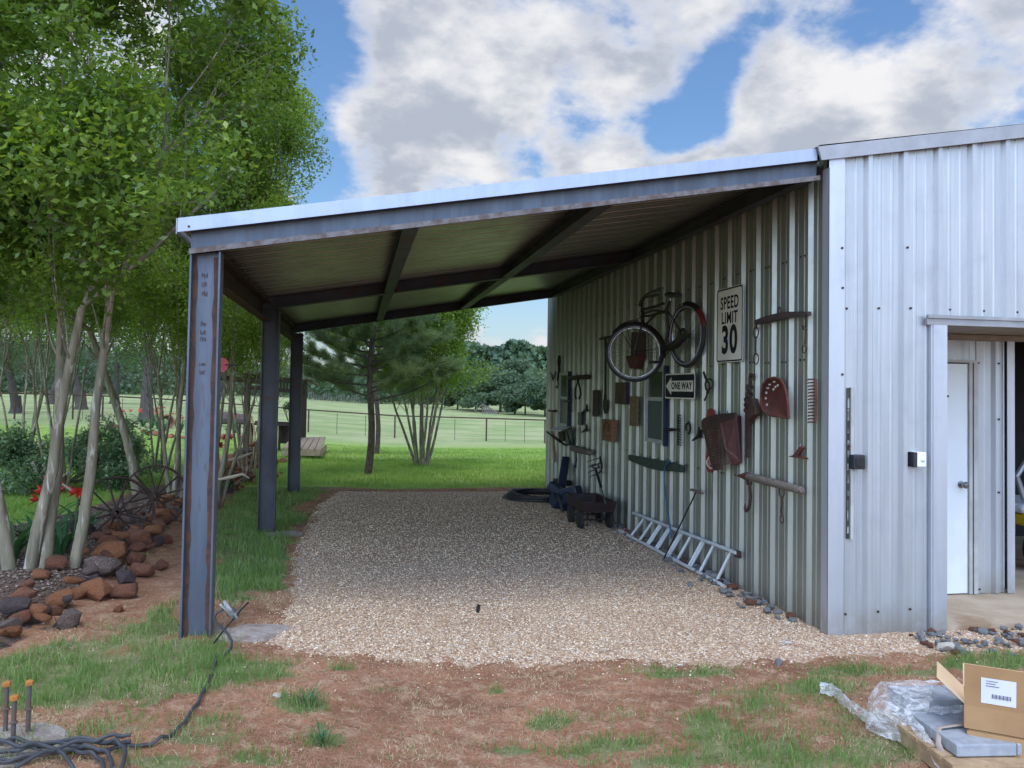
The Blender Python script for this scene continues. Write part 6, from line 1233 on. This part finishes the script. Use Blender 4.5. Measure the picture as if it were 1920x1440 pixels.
# ------------------------------------------------------------ pallet of pavers and boxes
pa = g(1633, 1346); PX, PY = pa[0], pa[1]
q = at(1627, 1279, 4.75); 
yaw = -.10; cs, sn = math.cos(yaw), math.sin(yaw); RX = np.array([cs, sn, 0]); RY = np.array([-sn, cs, 0])
def onz(u, v, z): d = ray(u, v); return CAM+d*(z-HC)/d[2]
O = onz(1663, 1284, .235)     # far left top corner of the upper layer (second column)
pl_ = thing('pallet', 'wooden pallet under the stacked grey pavers at bottom right', 'pallet', (O[0], O[1], 0))
def pp(a, b, z): return np.array([O[0], O[1], 0])+RX*a-RY*b+np.array([0, 0, z])
PW, PD = 1.05, .70; zp = .11
for k in range(7): MB().box(pp(-.06+PW/2, .05+k*PD/7.2, zp-.011), (PW, .08, .02), yaw).build('deck_board', PALW, pl_)
for a in (-.03, PW/2-.08, PW-.10): MB().box(pp(a, PD/2, .055), (.045, PD, .075), yaw).build('stringer', PALW, pl_)
for k in range(3): MB().box(pp(-.06+PW/2, .05+k*PD/2.3, .009), (PW, .10, .016), yaw).build('bottom_board', PALW, pl_)
bw, bd, bh = .30, .205, .06; lab0 = ('grey concrete paver in the lower course of the stack', 'grey concrete paver in the upper course of the stack')
def paver(a, b, lay):
    o = MB().box(pp(a+bw/2, b+bd/2, zp+.003+bh*(lay+.5)), (bw-.005, bd-.005, bh-.003), yaw+rn.uniform(-.008, .008)).build('paver', PAVER, base=pp(a+bw/2, b+bd/2, zp), bevel=.006)
    r_ = int(round(b/bd)); c_ = int(round(a/bw))
    tag(o, ('left', 'middle', 'right')[c_]+' grey paver in the '+(('rear', 'middle', 'front')[r_] if lay == 0 else 'only')+' row of the '+('lower', 'upper')[lay]+' course', 'paver', 'grey pavers stacked on the pallet')
for j in range(3):
    for i in range(3): paver(i*bw, j*bd, 0)
for i in range(3): paver(i*bw, 0, 1)
# cardboard boxes
def carton(name, label, c, dims, yw, flaps, lab=True):
    t = thing(name, label, 'cardboard box', c, 'cardboard boxes beside the pallet'); w, d, h = dims; cc = np.array(c, float); Rm = np.array([[math.cos(yw), -math.sin(yw), 0], [math.sin(yw), math.cos(yw), 0], [0, 0, 1]]); tk = .004
    loc = lambda x, y, z: cc+Rm@np.array([x, y, z])
    mb = MB()
    for (x, y, sx, sy) in ((0, -d/2, w, tk), (0, d/2, w, tk), (-w/2, 0, tk, d-tk*2), (w/2, 0, tk, d-tk*2)): mb.box(loc(x, y, h/2), (sx, sy, h), yw)
    mb.box(loc(0, 0, tk), (w-.01, d-.01, tk), yw); mb.build('box_body', CARD, t)
    for nm, (p1, p2, dv, l, m_) in flaps.items():
        a, b = loc(*p1, h), loc(*p2, h); dv = Rm@nz(dv); n_ = nz(np.cross(b-a, dv)); MB().prism([a, b, b+dv*l, a+dv*l], n_*.003).build(nm, m_, t)
    return t, loc
w, d = .31, .27; ybx = -.62
cb1 = onz(1806, 1440, .10)
BC = onz(1856, 1408, .20)
fc = onz(1808, 1364, .20)    # left front bottom edge of the top carton
yw = math.radians(-38); Rm = np.array([[math.cos(yw), -math.sin(yw), 0], [math.sin(yw), math.cos(yw), 0], [0, 0, 1]])
c0 = fc+Rm@np.array([w/2, d/2, 0])
lo_, _l = carton('cardboard_box', 'lower closed brown cardboard box in the stack of two', (c0[0]+.012, c0[1]-.004, .012), (w+.012, d+.01, fc[2]-.020), yw+.045, {'top_flap': ((-w/2, -d/2), (w/2, -d/2), (0, 1, .02), d/2-.003, CARD), 'rear_flap': ((-w/2, d/2), (w/2, d/2), (0, -1, .02), d/2-.003, CARD)})
hU = .115
up_, lc = carton('cardboard_box', 'upper open brown cardboard box with raised flap bearing a white shipping label', (c0[0], c0[1], fc[2]), (w, d, hU), yw, {'front_flap': ((-w/2, -d/2), (w/2, -d/2), (0, -.12, 1), .20, CARD), 'left_flap': ((-w/2, -d/2), (-w/2, d/2), (-.85, 0, .75), .16, CARDI), 'rear_flap': ((-w/2, d/2), (w/2, d/2), (0, .5, .7), .12, CARDI), 'right_flap': ((w/2, -d/2), (w/2, d/2), (.9, 0, .1), .16, CARDI)})
fa = lambda x, z, o_=.005: lc(x, -d/2-.12*(z-hU)-o_, z) if z >= hU else lc(x, -d/2-o_, z)
lbx = (-w/2+.07, -w/2+.215)
MB().prism([fa(lbx[0], hU+.02, .004), fa(lbx[1], hU+.02, .004), fa(lbx[1], hU+.145, .0065), fa(lbx[0], hU+.145, .0065)], (lc(0, 0, 0)-lc(0, 1, 0))*.001).build('shipping_label', PAPER, up_)
mb = MB()
for r_, (x0, x1) in enumerate(((.02, .07), (.02, .06), (.02, .075))):
    z = hU+.13-.012*r_; a_ = fa(lbx[0]+x0, z, .0082); b_ = fa(lbx[0]+x1, z, .0082); mb.prism([a_, b_, b_+[0, 0, .003], a_+[0, 0, .003]], (lc(0, 0, 0)-lc(0, 1, 0))*.0005)
mb.build('address_lines', INK, up_); mb = MB()
for k in range(16): x = .045+k*.005; a_ = fa(lbx[0]+x, hU+.05, .0082); b_ = fa(lbx[0]+x+(.002 if k % 3 else .004), hU+.05, .0082); mb.prism([a_, b_, b_+[0, 0, .02], a_+[0, 0, .02]], (lc(0, 0, 0)-lc(0, 1, 0))*.0005)
mb.build('barcode', INK, up_)
sb, _ = carton('cardboard_box', 'small tan cardboard box at the right edge behind the open one', np.array([c0[0], c0[1], .1])+Rm@np.array([w/2+.22, .12, 0]), (.22, .24, .16), yw+.1, {'top_flap': ((-.11, -.12), (.11, -.12), (0, 1, .02), .12, CARD)})
# stretch film
def filmmat():
    m, nt = mat_new('clear_stretch_film'); N = NT(nt); co = N.n('ShaderNodeTexCoord').outputs['Object']
    nn = N.noise(N.map(co, (1, 1, 2)), 14, 6, .65, 1.2); gl = N.n('ShaderNodeBsdfGlossy'); gl.inputs['Roughness'].default_value = .16; gl.inputs[0].default_value = (.9, .92, .95, 1)
    df = N.n('ShaderNodeBsdfDiffuse'); df.inputs[0].default_value = (.80, .80, .80, 1); N.l(N.bump(nn, 1., .03), gl.inputs['Normal']); tr = N.n('ShaderNodeBsdfTransparent')
    m1 = N.n('ShaderNodeMixShader'); m1.inputs[0].default_value = .28; N.l(df.outputs[0], m1.inputs[1]); N.l(gl.outputs[0], m1.inputs[2])
    m2 = N.n('ShaderNodeMixShader'); N.l(N.ramp(nn, .40, .66, .22, .75), m2.inputs[0]); N.l(tr.outputs[0], m2.inputs[1]); N.l(m1.outputs[0], m2.inputs[2]); N.out(m2.outputs[0]); return m
FILM = filmmat(); rf = np.random.default_rng(8)
fm = thing('stretch_film', 'crumpled clear plastic film wrapped round the pavers and trailing over the grass', 'plastic film', (O[0], O[1], .2))
def sheetf(rows, name):      # rows of world points, crumpled
    R_ = np.array(rows, float); n, m_, _ = R_.shape; U = 6; gx = np.linspace(0, n-1, (n-1)*U+1); gy = np.linspace(0, m_-1, (m_-1)*U+1); V = []
    for a in gx:
        i = min(int(a), n-2); f = a-i
        for b in gy:
            j = min(int(b), m_-2); k = b-j; p = (R_[i, j]*(1-f)+R_[i+1, j]*f)*(1-k)+(R_[i, j+1]*(1-f)+R_[i+1, j+1]*f)*k; V.append(p+rf.normal(size=3)*.0035)
    I = np.arange(len(gx)*len(gy)).reshape(len(gx), len(gy)); Fc = np.stack([I[:-1, :-1], I[:-1, 1:], I[1:, 1:], I[1:, :-1]], -1).reshape(-1, 4); soup(name, np.array(V), Fc, FILM, fm, smooth=True)
zt_ = zp+.003+2*bh+.010; e = .02
sheetf([[pp(-.10, -.03, .05), pp(-.09, -.03, zp+.05), pp(-.03, -.03, zt_)], [pp(-.15, .06, .03), pp(-.12, .06, zp+.04), pp(-.03, .07, zt_)], [pp(-.13, .15, .03), pp(-.09, .15, zp+.05), pp(-.02, .15, zt_)], [pp(-.06, .23, .03), pp(-.03, .225, zp+.04), pp(.02, .22, zt_)], [pp(.06, .26, .05), pp(.08, .235, zp+.075), pp(.12, .22, zt_)]], 'side_wrap')
sheetf([[pp(-.03, -.03, zt_), pp(.1, -.03, zt_+.004), pp(.36, -.03, zt_)], [pp(-.03, .08, zt_+.004), pp(.08, .08, zt_), pp(.22, .06, zt_+.004)], [pp(-.02, .22, zt_), pp(.06, .215, zt_+.005), pp(.14, .20, zt_)]], 'top_wrap')
sheetf([[pp(.08, .225, zp+bh+.03), pp(.3, .22, zp+bh+.035), pp(.7, .22, zp+bh+.03)], [pp(.06, .27, zp+bh+.012), pp(.3, .26, zp+bh+.014), pp(.7, .25, zp+bh+.012)]], 'ledge_wrap')
tl = [(1537, 1300), (1560, 1306), (1585, 1330), (1620, 1355), (1655, 1372), (1690, 1378), (1716, 1362), (1722, 1340)]
L1 = []; L2 = []
for i, (u, v) in enumerate(tl): a = g(u, v-6-3*math.sin(i)); b = g(u+2, v+8); lift = .0 if i < 6 else .06*(i-5); L1.append(a+[0, 0, .05+lift]); L2.append(b+[0, 0, .025+lift])
sheetf([[a, (a+b)/2+[0, 0, .03], b] for a, b in zip(L1, L2)], 'trailing_tail')
sheetf([[pp(-.03, .22, .16), pp(.0, .21, .20)], [pp(-.05, .42, .09), pp(-.02, .42, .13)], [pp(-.06, .64, .02), pp(-.01, .64, .05)]], 'hanging_strip')
MB().tube([pp(.34, .40, zp+bh+.02), pp(.16, .42, zp+bh+.02), pp(.02, .44, zp+bh+.012), pp(-.02, .50, zp+.02), pp(-.03, .60, .06), pp(.0, .68, .04)], .014, 6, flat=.25).build('twisted_band', M('tan_strap', (.42, .34, .28), (.3, .24, .2), .6), fm, smooth=True)
